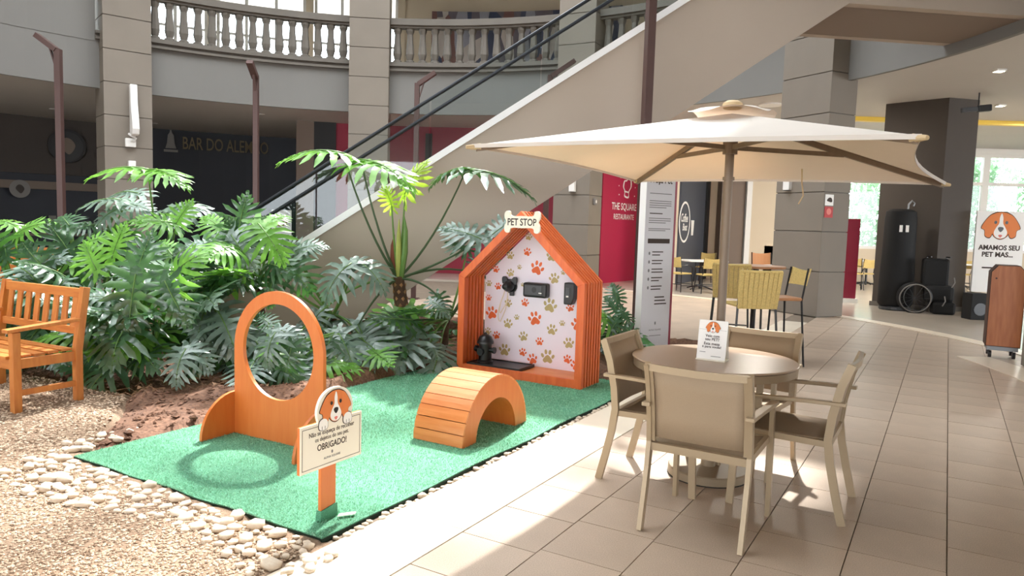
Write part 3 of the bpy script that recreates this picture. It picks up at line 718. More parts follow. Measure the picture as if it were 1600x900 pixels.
b = MB(); b.lathe([(0.088, 0.2), (0.088, 0.222), (0.08, 0.235), (0.062, 0.27), (0.03, 0.292), (0.015, 0.297), (0.012, 0.31), (0.004, 0.314)], 20); b.build('bonnet', 'black', hy, smooth=True)
for sx in (-1, 1):
    b = MB(); b.tube([(sx*0.06, 0, 0.135), (sx*0.098, 0, 0.135), (sx*0.1, 0, 0.135), (sx*0.118, 0, 0.135)], [0.026, 0.026, 0.034, 0.034], 12); b.build('side_nozzle', 'black', hy, smooth=True)
b = MB(); b.tube([(0, -0.06, 0.12), (0, -0.09, 0.12), (0, -0.092, 0.12), (0, -0.105, 0.12)], [0.03, 0.03, 0.038, 0.038], 12); b.build('front_nozzle', 'black', hy, smooth=True)
# ================================================================== ARCHED TUNNEL
ac = uv(-2.74, 4.49, TZ); AR, AI, AWD, = 0.44, 0.27, 0.42
tun = thing('tunnel_arch', 'orange wooden arched tunnel with planked top on the green mat', 'tunnel', ac, TH)
def half(Ro, Ri, n=28): return [(Ro*math.cos(PI*k/n), Ro*math.sin(PI*k/n)) for k in range(n+1)]+[(Ri*math.cos(PI*k/n), Ri*math.sin(PI*k/n)) for k in range(n, -1, -1)]
for x0 in (-0.02, -AWD):
    b = MB(); n = 28; vs = []; fs = []
    for k in range(n+1):
        a = PI*k/n
        for r in (AR-0.012, AI):
            for xx in (x0, x0+0.02): vs.append((xx, r*math.cos(a), r*math.sin(a)))
    for k in range(n):
        q = k*4; fs += [(q, q+4, q+6, q+2), (q+1, q+3, q+7, q+5), (q, q+1, q+5, q+4), (q+2, q+6, q+7, q+3)]
    fs += [(0, 2, 3, 1), (n*4, n*4+1, n*4+3, n*4+2)]
    b.add(vs, fs); b.build('side_arch', 'orangewood', tun, auto=True)
NP = 16
for k in range(NP):
    a0, a1 = PI*k/NP, PI*(k+1)/NP; g = 0.006; b = MB(); vs = []
    for a in (a0+g, (a0+a1)/2, a1-g):
        for r in (AR-0.014, AR):
            for xx in (-AWD+0.0, 0.0): vs.append((xx, r*math.cos(a), r*math.sin(a)))
    fs = []
    for s in range(2): q = s*4; fs += [(q, q+4, q+5, q+1), (q+2, q+3, q+7, q+6), (q, q+2, q+6, q+4), (q+1, q+5, q+7, q+3)]
    fs += [(0, 1, 3, 2), (8, 10, 11, 9)]
    b.add(vs, fs); b.build('plank', 'plank', tun)
b = MB(); vs = []; n = 24
for k in range(n+1):
    a = PI*k/n
    for r in (AI-0.001, AI+0.012):
        for xx in (-AWD+0.02, -0.02): vs.append((xx, r*math.cos(a), r*math.sin(a)))
fs = []
for k in range(n): q = k*4; fs += [(q, q+4, q+5, q+1), (q+2, q+3, q+7, q+6), (q, q+2, q+6, q+4), (q+1, q+5, q+7, q+3)]
b.add(vs, fs); b.build('inner_lining', 'orangewood', tun, smooth=True)
# ================================================================== JUMP HOOP
hc = Vector((-1.565, 4.92, TZ)); BWd = 0.83; BH = 1.03; ra = math.atan2(-0.40, 0.73)
hoop = thing('jump_hoop', 'orange upright board with a large round hole and curved feet', 'hoop', hc, ra)
hw_ = BWd/2; n = 40
outer = [(hw_, 0.0)]+[(hw_*math.cos(PI*k/24), (BH-hw_)+hw_*math.sin(PI*k/24)) for k in range(25)]+[(-hw_, 0.0)]
zc = BH-hw_+0.005; hr = 0.328
b = MB(); T = 0.028; vs = []; fs = []
# outer boundary resampled by angle around the hole centre
def outer_at(a):
    dx, dz = math.cos(a), math.sin(a)
    if dz >= 0: return (hw_*dx, zc+hw_*dz)
    t = min(hw_/max(1e-6, abs(dx)), zc/max(1e-6, abs(dz))); return (t*dx, zc+t*dz)
angs = sorted(set([2*PI*k/64 for k in range(64)]+[2*PI-math.atan2(zc, hw_), PI+math.atan2(zc, hw_)]))
na = len(angs)
for a in angs:
    ox, oz = outer_at(a); ix, iz = hr*math.cos(a), zc+hr*math.sin(a)*1.0
    vs += [(ox, -T/2, oz), (ix, -T/2, iz), (ox, T/2, oz), (ix, T/2, iz)]
for k in range(na):
    q = k*4; w = ((k+1) % na)*4
    fs += [(q, w, w+1, q+1), (q+2, q+3, w+3, w+2), (q, q+2, w+2, w), (q+1, w+1, w+3, q+3)]
b.add(vs, fs); b.build('board', 'orangewood', hoop, bevel=0.002, auto=True)
for sx in (-1, 1):
    b = MB(); r = 0.29
    b.prism([(-r, 0), (r, 0)]+[(r*math.cos(PI*k/20), 0.30*math.sin(PI*k/20)) for k in range(1, 20)], lambda p, q, t: (t, p, q), sx*(hw_+0.001), sx*(hw_+0.025)); b.build('foot', 'orangewood', hoop, bevel=0.002)
# ================================================================== NOTICE ON A STAKE
def dog(parent, cx, cz, s, y, pre='dog'):
    def put(nm, poly, lay, m):
        b = MB(); b.flat([(cx+x*s, cz+z*s) for x, z in poly], y-0.0009*lay, 0.0008); return b.build(pre+'_'+nm, m, parent)
    headp = [(0, .50), (.20, .47), (.33, .36), (.37, .12), (.33, -.12), (.22, -.36), (0, -.47), (-.22, -.36), (-.33, -.12), (-.37, .12), (-.33, .36), (-.20, .47)]
    earp = [(.24, .42), (.40, .36), (.58, .12), (.66, -.08), (.55, -.16), (.52, -.36), (.36, -.42), (.27, -.22), (.30, .1)]
    ear2 = [(-x, z) for x, z in earp]
    big = lambda p, k: [(x*k+0, z*k) for x, z in p]
    put('outline', smoothpoly([(x*1.06, z*1.06) for x, z in headp]), 1, 'ink')
    for e_ in (earp, ear2):
        mx = sum(x for x, z in e_)/len(e_); mz = sum(z for x, z in e_)/len(e_)
        put('ear_outline', smoothpoly([(mx+(x-mx)*1.1, mz+(z-mz)*1.08) for x, z in e_]), 1, 'ink')
    put('head', smoothpoly(headp), 2, 'dogorange')
    put('ear', smoothpoly(earp), 3, 'dogorange'); put('ear', smoothpoly(ear2), 3, 'dogorange')
    put('blaze', smoothpoly([(0, .46), (.06, .3), (.07, .1), (.16, -.06), (.23, -.24), (.16, -.40), (0, -.45), (-.16, -.40), (-.23, -.24), (-.16, -.06), (-.07, .1), (-.06, .3)]), 4, 'dogwhite')
    put('nose', smoothpoly([(0, -.22), (.09, -.12), (.08, -.05), (0, -.03), (-.08, -.05), (-.09, -.12)]), 5, 'black')
    put('mouth', smoothpoly([(0, -.42), (.07, -.34), (0, -.31), (-.07, -.34)]), 5, 'dogpink')
    for sx in (-1, 1): put('eye', circle(sx*0.19, 0.13, 0.05, 0.06, 10), 5, 'black')
so = Vector((-0.905, 3.655, TZ))
sgn = thing('notice_stake', 'cream notice with a dog head cut-out on a short orange stake', 'sign', so, TH+PI/2)
b = MB(); b.box((0, 0.012, 0.20), (0.105, 0.02, 0.38)); b.build('stake', 'orangewood', sgn, bevel=0.002)
b = MB(); b.prism([(-.062, 0), (.062, 0), (.058, .07), (-.055, .055)], lambda p, q, t: (p, t, q), -0.004, 0.03); b.build('turf_wrap', 'turf', sgn)
b = MB(); b.box((0, -0.009, 0.405), (0.43, 0.018, 0.235)); b.build('board_back', 'orangewood', sgn, bevel=0.001)
b = MB(); b.box((0, -0.0195, 0.405), (0.43, 0.003, 0.235)); b.build('board_face', 'cream', sgn)
for x0, x1, z0, z1 in ((-.203, .203, .302, .3045), (-.203, .203, .5055, .508), (-.203, -.2005, .302, .508), (.2005, .203, .302, .508)):
    b = MB(); b.flat([(x0, z0), (x1, z0), (x1, z1), (x0, z1)], -0.021, 0.0008); b.build('border_line', 'ink', sgn)
text('Não se esqueça de recolher', 0.315, 0.030, 'ink', sgn, (0.0, -0.0215, 0.468), bold=0.008)
text('os dejetos do seu pet.', 0.235, 0.028, 'ink', sgn, (0.0, -0.0215, 0.437), bold=0.008)
text('OBRIGADO!', 0.205, 0.033, 'ink', sgn, (0.0, -0.0215, 0.398), bold=0.016)
b = MB(); b.flat(circle(0, 0.358, 0.006, 0.009, 10), -0.0212, 0.0006); b.build('logo', 'greyink', sgn)
text('ALPHA SQUARE', 0.115, 0.013, 'greyink', sgn, (0.0, -0.0215, 0.334), bold=0.004)
cut = smoothpoly([(-.085, .0), (.085, .0), (.12, .03), (.135, .09), (.11, .15), (.06, .185), (0, .195), (-.06, .185), (-.11, .15), (-.135, .09), (-.12, .03)], 4)
b = MB(); b.flat([(x*0.93+0.005, z+0.495) for x, z in cut], -0.02, 0.016); b.build('dog_backing', 'cream', sgn)
dog(sgn, 0.005, 0.592, 0.165, -0.036)
for sx in (-1, 1):
    b = MB(); b.flat(smoothpoly([(0.005+sx*0.085+x, 0.515+z) for x, z in ((-.03, 0), (-.022, .022), (0, .03), (.022, .022), (.03, 0), (.024, -.022), (0, -.027), (-.024, -.022))]), -0.0372, 0.003); b.build('paw', 'dogwhite', sgn)
    b = MB(); b.flat(smoothpoly([(0.005+sx*0.085+x*1.12, 0.515+z*1.12) for x, z in ((-.03, 0), (-.022, .022), (0, .03), (.022, .022), (.03, 0), (.024, -.022), (0, -.027), (-.024, -.022))]), -0.036, 0.0025); b.build('paw_outline', 'ink', sgn)
    for dx in (-.01, .01):
        b = MB(); b.flat([(0.005+sx*0.085+dx-.0012, .491), (0.005+sx*0.085+dx+.0012, .491), (0.005+sx*0.085+dx+.0012, .508), (0.005+sx*0.085+dx-.0012, .508)], -0.0404, 0.0006); b.build('claw_line', 'ink', sgn)
# scrap of paper on the mat beside the stake
b = MB(); b.prism([(-.05, -.012), (.04, -.016), (.055, .01), (-.03, .018)], lambda p, q, t: (p, q, t), 0, 0.004)
o = b.build('paper_scrap', 'cream'); o.location = so+Vector((0.085, 0.03, 0.012)); o.rotation_euler = (0, 0, 0.5); tag(o, 'scrap of pale paper on the mat at the foot of the notice', 'paper')
# ================================================================== TABLE SET
TC = Vector((1.28, 4.57, 0.0))
tb = thing('round_table', 'round taupe metal pedestal table under the parasol', 'table', TC)
b = MB(); b.lathe([(0.0, 0.735), (0.485, 0.735), (0.5, 0.738), (0.505, 0.742), (0.505, 0.748), (0.5, 0.752), (0.06, 0.752), (0.0, 0.752)], 64); b.build('table_top', 'tabletop', tb, auto=True)
b = MB(); vs = []; fs = []
b.lathe([(0.485, 0.690), (0.497, 0.690), (0.497, 0.735), (0.485, 0.735)], 64); b.build('rim', 'champagne', tb, auto=True)
b = MB(); b.tube([(0, 0, 0.05), (0, 0, 0.74)], 0.045, 24); b.build('column', 'tablebase', tb, smooth=True)
b = MB(); b.lathe([(0.245, 0.0), (0.25, 0.006), (0.25, 0.05), (0.243, 0.058), (0.05, 0.062)], 48); b.build('foot_disc', 'tablebase', tb, auto=True)
b = MB(); b.lathe([(0.252, 0.0), (0.254, 0.0), (0.254, 0.005), (0.252, 0.005)], 48); b.build('foot_ring', 'black', tb)
b = MB(); b.box((0, 0, 0.725), (0.5, 0.05, 0.02)); b.box((0, 0, 0.725), (0.05, 0.5, 0.02)); b.build('support_bracket', 'tablebase', tb)
def chair(label, loc, rz):
    t = thing('sling_armchair', label, 'chair', loc, rz, 'armchairs around the round table')
    W = 0.255
    for sx in (-1, 1):
        b = MB(); b.cbar([(sx*W, -0.315, 0), (sx*W, -0.275, 0.16), (sx*W, -0.24, 0.32), (sx*W, -0.222, 0.45), (sx*W, -0.235, 0.58), (sx*W, -0.268, 0.74), (sx*W, -0.315, 0.868)], 0.024, 0.042, (0, 1, 0.0)); b.build('back_leg', 'champagne', t)
        b = MB(); b.cbar([(sx*W*1.02, 0.275, 0), (sx*W*1.02, 0.262, 0.3), (sx*W*1.02, 0.245, 0.625)], 0.024, 0.04, (0, 1, 0)); b.build('front_leg', 'champagne', t)
        b = MB(); b.cbar([(sx*W*1.02, -0.30, 0.655), (sx*W*1.04, -0.1, 0.652), (sx*W*1.05, 0.1, 0.643), (sx*W*1.04, 0.275, 0.632)], 0.044, 0.02, (0, 0, 1)); b.build('armrest', 'champagne', t, bevel=0.003)
        b = MB(); b.bar((sx*(W-0.014), -0.225, 0.425), (sx*(W-0.014), 0.25, 0.435), 0.026, 0.034); b.build('side_rail', 'champagne', t)
        b = MB(); b.cbar([(sx*(W-0.021), -0.222, 0.455), (sx*(W-0.021), -0.24, 0.60), (sx*(W-0.021), -0.272, 0.74), (sx*(W-0.021), -0.308, 0.845)], 0.018, 0.022, (0, 1, 0)); b.build('sling_rod', 'champagne', t)
    b = MB(); b.bar((-W, 0.25, 0.432), (W, 0.25, 0.432), 0.026, 0.03); b.build('front_rail', 'champagne', t)
    b = MB(); b.bar((-W, -0.222, 0.425), (W, -0.222, 0.425), 0.03, 0.04); b.build('rear_rail', 'champagne', t)
    b = MB(); b.cbar([(-W, -0.312, 0.853), (-W*0.5, -0.322, 0.849), (0, -0.326, 0.847), (W*0.5, -0.322, 0.849), (W, -0.312, 0.853)], 0.022, 0.036, (0, 0, 1)); b.build('top_rail', 'champagne', t)
    vs = []; fs = []; prof_ = [(-0.223, 0.475), (-0.24, 0.60), (-0.272, 0.74), (-0.31, 0.845)]
    for j, (yy, zz) in enumerate(prof_):
        for i in range(9): x = -W+0.02+(2*W-0.04)*i/8; vs.append((x, yy-0.012*math.sin(PI*i/8), zz-0.012*math.sin(PI*i/8)*(j == 3)))
    for j in range(3):
        for i in range(8): q = j*9+i; fs.append((q, q+1, q+10, q+9))
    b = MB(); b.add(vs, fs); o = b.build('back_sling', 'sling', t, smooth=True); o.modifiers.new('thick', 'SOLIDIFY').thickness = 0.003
    vs = []; fs = []
    for j in range(6):
        yy = -0.20+0.45*j/5
        for i in range(9): x = -W+0.02+(2*W-0.04)*i/8; vs.append((x, yy, 0.448-0.018*math.sin(PI*i/8)))
    for j in range(5):
        for i in range(8): q = j*9+i; fs.append((q, q+1, q+10, q+9))
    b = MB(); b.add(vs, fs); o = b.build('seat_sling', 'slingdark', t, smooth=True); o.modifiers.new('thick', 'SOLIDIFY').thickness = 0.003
    return t
chair('taupe sling armchair with its back to the viewer', Vector((0.915, 3.545, 0))+BX*0.315, TH)
chair('taupe sling armchair at the left of the round table, beside the hut', Vector((0.70, 4.66, 0))+AX*0.315, TH-PI/2)
chair('taupe sling armchair seen from the side at the right of the round table', Vector((1.92, 4.02, 0))-AX*0.315, TH+PI/2)
chair('taupe sling armchair tucked in at the far side of the table behind the tent card', Vector((1.73, 5.10, 0))-BX*0.315, TH+PI-0.1)
# tent card
tq = G(1111, 563, 0.753); tc_ = thing('tent_card', 'small white tent card with a dog head on the round table', 'card', tq+BX*0.02, TH)
tz = 0.245; tw = 0.088
b = MB(); b.prism([(-0.035, 0.004), (0.0, tz), (0.003, tz), (-0.031, 0.004)], lambda p, q, t: (t, p, q), -tw, tw); b.build('front_sheet', 'dogwhite', tc_)
b = MB(); b.prism([(0.055, 0.004), (0.004, tz), (0.001, tz), (0.051, 0.004)], lambda p, q, t: (t, p, q), -tw, tw); b.build('back_sheet', 'acrylic', tc_)
b = MB(); b.box((0, 0.005, 0.004), (2*tw+0.004, 0.10, 0.008)); b.build('base_strip', 'cream', tc_)
face = bpy.data.objects.new('printed_face', None); COL.objects.link(face); face.parent = tc_; face.location = (0, -0.0355, 0.004); face.rotation_euler = (-math.atan2(0.035, tz), 0, 0)
dog(face, 0, 0.200, 0.068, -0.0006)
for bd, w, h, z in (('Veio com', 0.086, 0.017, 0.148), ('seu PET?', 0.086, 0.018, 0.127), ('Esta mesa', 0.096, 0.017, 0.100), ('é para vocês!', 0.116, 0.019, 0.079)):
    text(bd, w, h, 'ink', face, (0, -0.0012, z), bold=0.016)
b = MB(); b.flat([(-0.085, .1845), (0.085, .1845), (0.085, .1855), (-0.085, .1855)], -0.0004, 0.0005); b.build('rule_line', 'greyink', face)
for x0, x1, z in ((0.0, 0.06, 0.022), (-0.07, -0.035, 0.045)):
    b = MB(); b.flat([(x0, z), (x1, z), (x1, z+.003), (x0, z+.003)], -0.0006, 0.0006); b.build('small_print', 'greyink', face)
# ================================================================== PARASOL
pw, pl = 2.24, 2.35; UZ = 1.95; UA = 2.27
um = thing('parasol', 'large square ivory parasol with brown wooden pole over the round table', 'umbrella', (TC.x+0.045, TC.y+0.05, 0.752), math.radians(-32.5))
def ul(x, y, z): return Vector((x, y, z-0.752))
corner = {}
for i in (-1, 1):
    for j in (-1, 1): corner[(i, j)] = ul(i*pw/2, j*pl/2, UZ-0.016*i-0.022*j)
apex = ul(0, 0, UA)
order = [(-1, -1), (1, -1), (1, 1), (-1, 1)]; names_ = ['near', 'right', 'far', 'left']
NS = 10
for k in range(4):
    c0, c1 = corner[order[k]], corner[order[(k+1) % 4]]; b = MB(); vs = []; fs = []
    for r in range(NS+1):
        t = r/NS
        for c in range(NS+1):
            s = c/NS; e_ = c0.lerp(c1, s); p = apex.lerp(e_, t)
            inn = 0.05*math.sin(PI*s)*t**2
            mid = (c0+c1)/2; p = p + (Vector((0, 0, apex.z))*0+(-Vector((mid.x, mid.y, 0)).normalized())*inn*(1.0 if k != 1 else 1.8)); p.z -= 0.035*math.sin(PI*s)*math.sin(PI*t)*0.8 - 0.012*math.sin(PI*s)*t
            vs.append(p)
    for r in range(NS):
        for c in range(NS): q = r*(NS+1)+c; fs.append((q, q+1, q+NS+2, q+NS+1))
    b.add(vs, fs); b.build('canopy_panel', 'canvas', um, smooth=True, recalc=False)
    hem = [vs[NS*(NS+1)+c]+Vector((0, 0, -0.004)) for c in range(NS+1)]
    b = MB(); b.cbar(hem, 0.004, 0.022, (0, 0, 1)); b.build('hem', 'canvas', um)
b = MB(); b.tube([ul(0, 0, 0.752), ul(0, 0, UA-0.02)], 0.027, 20); b.build('pole', 'umbwood', um, smooth=True)
b = MB(); b.tube([ul(0, 0, 2.02), ul(0, 0, 2.10)], 0.045, 16); b.build('runner', 'umbwood', um, smooth=True)
b = MB(); b.tube([ul(0, 0, 1.86), ul(0, 0, 1.88)], 0.036, 16); b.build('pole_joint', 'umbwood', um, smooth=True)
b = MB(); b.tube([ul(0, 0, 0.752), ul(0, 0, 0.765)], 0.05, 16); b.build('table_collar', 'tablebase', um, smooth=True)
for k in range(4):
    c = corner[order[k]]; e_ = apex.lerp(c, 0.985)+Vector((0, 0, -0.02)); s_ = ul(0, 0, UA-0.03)
    b = MB(); b.bar(s_, e_, 0.022, 0.034); b.build('rib', 'umbwood', um)
    j = apex.lerp(c, 0.50)+Vector((0, 0, -0.035)); b = MB(); b.bar(ul(0, 0, 2.06), j, 0.018, 0.028); b.build('strut', 'umbwood', um)
    b = MB(); d = Vector((c.x, c.y, 0)).normalized()
    b.tube([c-d*0.05+Vector((0, 0, -0.006)), c+d*0.035+Vector((0, 0, -0.012))], [0.02, 0.010], 8); b.build('corner_tip', 'canvasedge', um)
b = MB(); vs = []; fs = []; nv = 24
for r in range(4):
    for k in range(nv):
        a = 2*PI*k/nv+math.radians(45); rad = (0.02, 0.10, 0.17, 0.235)[r]*(1+0.25*abs(math.cos(2*(a-math.radians(45))))**3); zz = UA+0.036-(0, 0.006, 0.016, 0.036)[r]+(0.016*math.sin(4*a+0.6) if r == 3 else 0)
        vs.append(ul(rad*math.cos(a), rad*math.sin(a), zz))
for r in range(3):
    for k in range(nv): k2 = (k+1) % nv; fs.append((r*nv+k, r*nv+k2, (r+1)*nv+k2, (r+1)*nv+k))
b.add(vs, fs); b.build('vent_flap', 'canvas', um, smooth=True, recalc=False)
b = MB(); b.lathe([(0.05, 0), (0.062, 0.012), (0.058, 0.035), (0.035, 0.05), (0.0, 0.053)], 18, ul(0, 0, UA+0.026)); b.build('finial', 'canvasedge', um, smooth=True)
b = MB(); q = apex.lerp((corner[(-1, 1)]*0.35+corner[(1, 1)]*0.65), 0.75); b.tube([q+Vector((0, 0, -0.01)), q+Vector((0.01, -0.02, -0.12)), q+Vector((0.02, 0.0, -0.2)), q+Vector((-0.01, 0, -0.26))], 0.005, 6); b.build('tie_cord', 'canvasedge', um)
# ================================================================== GARDEN BENCH
br = math.radians(-27.5); bax = Vector((math.cos(br), math.sin(br), 0)); bay = Vector((-math.sin(br), math.cos(br), 0))
BL = 1.12; bo = Vector((-3.53, 5.93, 0.0))-bax*(BL/2)-bay*0.26
bn = thing('garden_bench', 'slatted teak garden bench on the gravel, cut by the left edge', 'bench', bo, br)
hb = BL/2
for sx in (-1, 1):
    b = MB(); b.cbar([(sx*hb, 0.26, 0), (sx*hb, 0.26, 0.42), (sx*hb, 0.30, 0.70), (sx*hb, 0.335, 0.93)], 0.055, 0.06, (0, 1, 0)); b.build('back_post', 'teak', bn, bevel=0.004)
    b = MB(); b.bar((sx*hb, -0.22, 0), (sx*hb, -0.22, 0.62), 0.06, 0.06, (0, 1, 0)); b.build('front_leg', 'teak', bn, bevel=0.004)
    b = MB(); b.prism([(-0.29, 0.62), (0.28, 0.66), (0.28, 0.685), (-0.29, 0.648)], lambda p, q, t: (sx*hb+t, p, q), -0.04, 0.04); b.build('armrest', 'teak', bn, bevel=0.004)
    b = MB(); b.bar((sx*hb, -0.2, 0.375), (sx*hb, 0.25, 0.375), 0.03, 0.075); b.build('side_rail', 'teak', bn, bevel=0.003)
    b = MB(); b.bar((sx*hb, -0.2, 0.15), (sx*hb, 0.25, 0.15), 0.028, 0.045); b.build('stretcher', 'teak', bn, bevel=0.003)
for y, z, h in ((0.325, 0.88, 0.075), (0.287, 0.575, 0.06)):
    b = MB(); b.bar((-hb, y, z), (hb, y, z), 0.032, h); b.build('back_rail', 'teakx', bn, bevel=0.004)
for k in range(8):
    x = -hb+0.10+k*(BL-0.20)/7
    b = MB(); b.bar((x, 0.29, 0.60), (x, 0.323, 0.85), 0.068, 0.016, (0, 1, 0)); b.build('back_slat', 'teak', bn, bevel=0.002)
for k in range(5):
    y = -0.235+k*0.105
    b = MB(); b.box((0, y, 0.422+0.004*abs(k-2)), (BL-0.04, 0.085, 0.02)); b.build('seat_slat', 'teakx', bn, bevel=0.003)
b = MB(); b.bar((-hb, -0.225, 0.37), (hb, -0.225, 0.37), 0.03, 0.075); b.build('front_rail', 'teakx', bn, bevel=0.003)
# ================================================================== PEBBLES ALONG THE MAT
rs = random.Random(21); pm = []
ico = [(0,0,-1),(.72,-.53,-.45),(-.28,-.85,-.45),(-.89,0,-.45),(-.28,.85,-.45),(.72,.53,-.45),(.28,-.85,.45),(-.72,-.53,.45),(-.72,.53,.45),(.28,.85,.45),(.89,0,.45),(0,0,1)]
icf = [(0,1,2),(1,0,5),(0,2,3),(0,3,4),(0,4,5),(1,5,10),(2,1,6),(3,2,7),(4,3,8),(5,4,9),(1,10,6),(2,6,7),(3,7,8),(4,8,9),(5,9,10),(6,10,11),(7,6,11),(8,7,11),(9,8,11),(10,9,11)]
for k in range(8):
    b = MB(); b.add([tuple(c*rs.uniform(0.82, 1.15) for c in q) for q in ico], icf); pm.append(b.mesh('pebble', 'pebble', smooth=True))
placed = []
def pebble(p, r, group, label, hz=0.0):
    for q, rr_ in placed:
        if (p-q).length < (r+rr_)*0.80: return False
    o = link(rs.choice(pm), 'pebble'); fl = rs.uniform(0.55, 0.75); o.scale = (r*rs.uniform(1.0, 1.35), r*rs.uniform(0.8, 1.0), r*fl)
    o.location = (p.x, p.y, hz+r*fl*0.55); o.rotation_euler = (rs.uniform(-.2, .2), rs.uniform(-.2, .2), rs.uniform(0, 6.28))
    tag(o, label, 'stone', group); placed.append((p, r)); return True
cnt = 0; tries = 0
while cnt < 205 and tries < 9000:
    tries += 1; t = rs.random(); u = -4.95+2.65*t; w = 0.36+0.10*math.sin(t*7); d = rs.random()**1.3*w
    v = 2.46-d+(0.45*max(0, (-4.66-u)/0.3) if u < -4.66 else 0)
    if u < -4.7: v += rs.uniform(0, 0.35)
    if u > -2.5: v = min(v, 2.42)
    if pebble(uv(u, v), rs.choice((0.02, 0.026, 0.032, 0.038, 0.045)), 'pale pebbles heaped along the near edge of the mat', 'smooth pale pebble in the heap along the near edge of the green mat'): cnt += 1
cnt = 0; tries = 0
while cnt < 85 and tries < 5000:
    tries += 1; v = 2.55+4.1*rs.random()**1.2
    if pebble(uv(rs.uniform(-2.475, -2.435), v), rs.uniform(0.017, 0.03), 'small pebbles between the mat and the marble strip', 'small flat pebble in the joint between green mat and pale strip', -0.012): cnt += 1
# ================================================================== PHILODENDRONS
def leaf_mesh(seed, k_len, k_wid, n=9, wave=0.05):
    r = random.Random(seed); b = MB(); vs = []; fs = []
    def bend(x, y, z):
        yy = math.sin(k_len*y)/k_len; zz = -(1-math.cos(k_len*y))/k_len
        xx = math.sin(k_wid*x)/k_wid; zz += -(1-math.cos(k_wid*x))/k_wid*0.9
        return (xx, yy, zz+z)
    for side in (-1, 1):
        for i in range(n+1):
            t = i/n
            y0 = -0.04+0.93*t**1.05
            ang = math.radians(150-128*t**0.62)                    # direction from the midrib axis
            ln = (0.38+0.28*math.sin(PI*min(1, t*1.15+0.10)))*(1-0.52*t**2)*r.uniform(0.9, 1.08)
            if i == n: ang = math.radians(6); ln = 0.16
            w = (0.074 if i < n else 0.05)*(1-0.28*t)
            dx, dy = math.sin(ang)*side, math.cos(ang); nx_, ny_ = -dy*side, dx*side   # lateral
            cur = r.uniform(-.03, .05); o = len(vs); M_ = 7
            wp = [1.55, 1.05, 0.72, 0.84, 0.70, 0.80, 0.42, 0.0]
            for j in range(M_+1):
                q = j/M_; px = dx*ln*q; py = y0+dy*ln*q+0.10*q*q*ln; ww = w*wp[j]*r.uniform(.85, 1.15)
                zz = 0.012*math.sin(q*9+i)+cur*q*q
                if j == M_: vs.append(bend(px, py, zz)); break
                for s_ in (-1, 0, 1):
                    vs.append(bend(px+nx_*ww*s_, py+ny_*ww*s_, zz-0.010*(s_ == 0)+0.004*(s_*i % 2)))
            for j in range(M_-1):
                a = o+j*3; fs += [(a, a+3, a+4, a+1), (a+1, a+4, a+5, a+2)]
            a = o+(M_-1)*3; fs += [(a, a+3, a+1), (a+1, a+3, a+2)]
    b.add(vs, fs); b.cur = 1; rib = []
    for j in range(9): q = -0.02+1.0*j/8; rib.append(bend(0, q, 0.008))
    b.tube(rib, [0.014-0.0014*j for j in range(9)], 4)
    return b.mesh('leaf', ['leafdark', 'petiole'], smooth=True)
LM = [leaf_mesh(1, 0.5, 0.7), leaf_mesh(2, 0.9, 1.0), leaf_mesh(3, 1.3, 1.2, 8), leaf_mesh(4, 0.7, 1.5, 9), leaf_mesh(5, 0.3, 0.5, 8), leaf_mesh(6, 1.1, 0.8, 10)]
rl = random.Random(17)
PLANTS = {}
def plant(key, label, px, py, Y, base=None, tr=0.045, name='split_leaf_philodendron'):
    crown = P(px, py, Y); g = Vector(base) if base else Vector((crown.x+rl.uniform(-.08, .08), crown.y+0.05, 0)); g.z = soil_z(g.x, g.y)-0.02
    t = thing(name, label, 'plant', g, 0, 'philodendrons in the planted bed'); c = crown-g
    pts = [Vector((0, 0, 0)), c*0.35+Vector((0.02, 0, 0)), c*0.7, c]
    b = MB(); b.tube(pts, [tr*1.15, tr*1.1, tr, tr*0.8], 10); b.build('trunk', 'trunk', t, smooth=True)
    PLANTS[key] = (t, g, c); return t
def leaf(key, base, tip, nrm, m, scale=1.0, var=None, stem=True, pm_='petiole', wid=1.0, sr=0.011):
    t, g, c = PLANTS[key]; base = Vector(base); tip = Vector(tip); d = tip-base; L_ = d.length*scale*1.16; d.normalize()
    n = Vector(nrm); n = (n-d*n.dot(d)).normalized(); x = d.cross(n).normalized()
    o = link(LM[var if var is not None else rl.randrange(6)], 'leaf', t)
    M4 = Matrix(((x.x*L_*wid, d.x*L_, n.x*L_, base.x-g.x), (x.y*L_*wid, d.y*L_, n.y*L_, base.y-g.y), (x.z*L_*wid, d.z*L_, n.z*L_, base.z-g.z), (0, 0, 0, 1)))
    o.matrix_local = M4
    o.material_slots[0].link = 'OBJECT'; o.material_slots[0].material = MATS[m]
    if stem:
        e = base-g; s = c*0.97; h = Vector((s.x*0.45+e.x*0.55, s.y*0.45+e.y*0.55, s.z+0.30*(e.z-s.z)+0.04))
        if e.z < s.z: h = (s+e)/2+Vector((0, 0, 0.22*(e-s).length))
        pts = [s*(1-q)**2+h*2*q*(1-q)+e*q*q for q in [k/8 for k in range(9)]]
        b = MB(); b.tube(pts, [sr*1.5-sr*0.75*k/8 for k in range(9)], 6); b.build('leaf_stalk', pm_, t, smooth=True)
UPN = (0, -0.25, 1); CAM = (0, -1, 0.45); MID = (0, -0.6, 0.8); UND = (0, 0.25, 1); LFT = (-0.5, -0.6, 0.7); RGT = (0.5, -0.6, 0.7)
plant('A', 'tall philodendron with scarred trunk and long arching stalks beside the hut', 622, 432, 7.95, base=(-1.13, 8.0, 0), tr=0.075)
plant('B', 'silvery philodendron leaning against the foot of the stair wall', 520, 490, 7.7)
plant('C', 'low philodendron seen through and beside the jump hoop', 415, 545, 6.75)
plant('D', 'dense dark philodendron between the jump hoop and the bench', 318, 480, 7.25)
plant('E', 'big-leaved philodendron at the front of the bed right of the bench', 238, 545, 6.75)
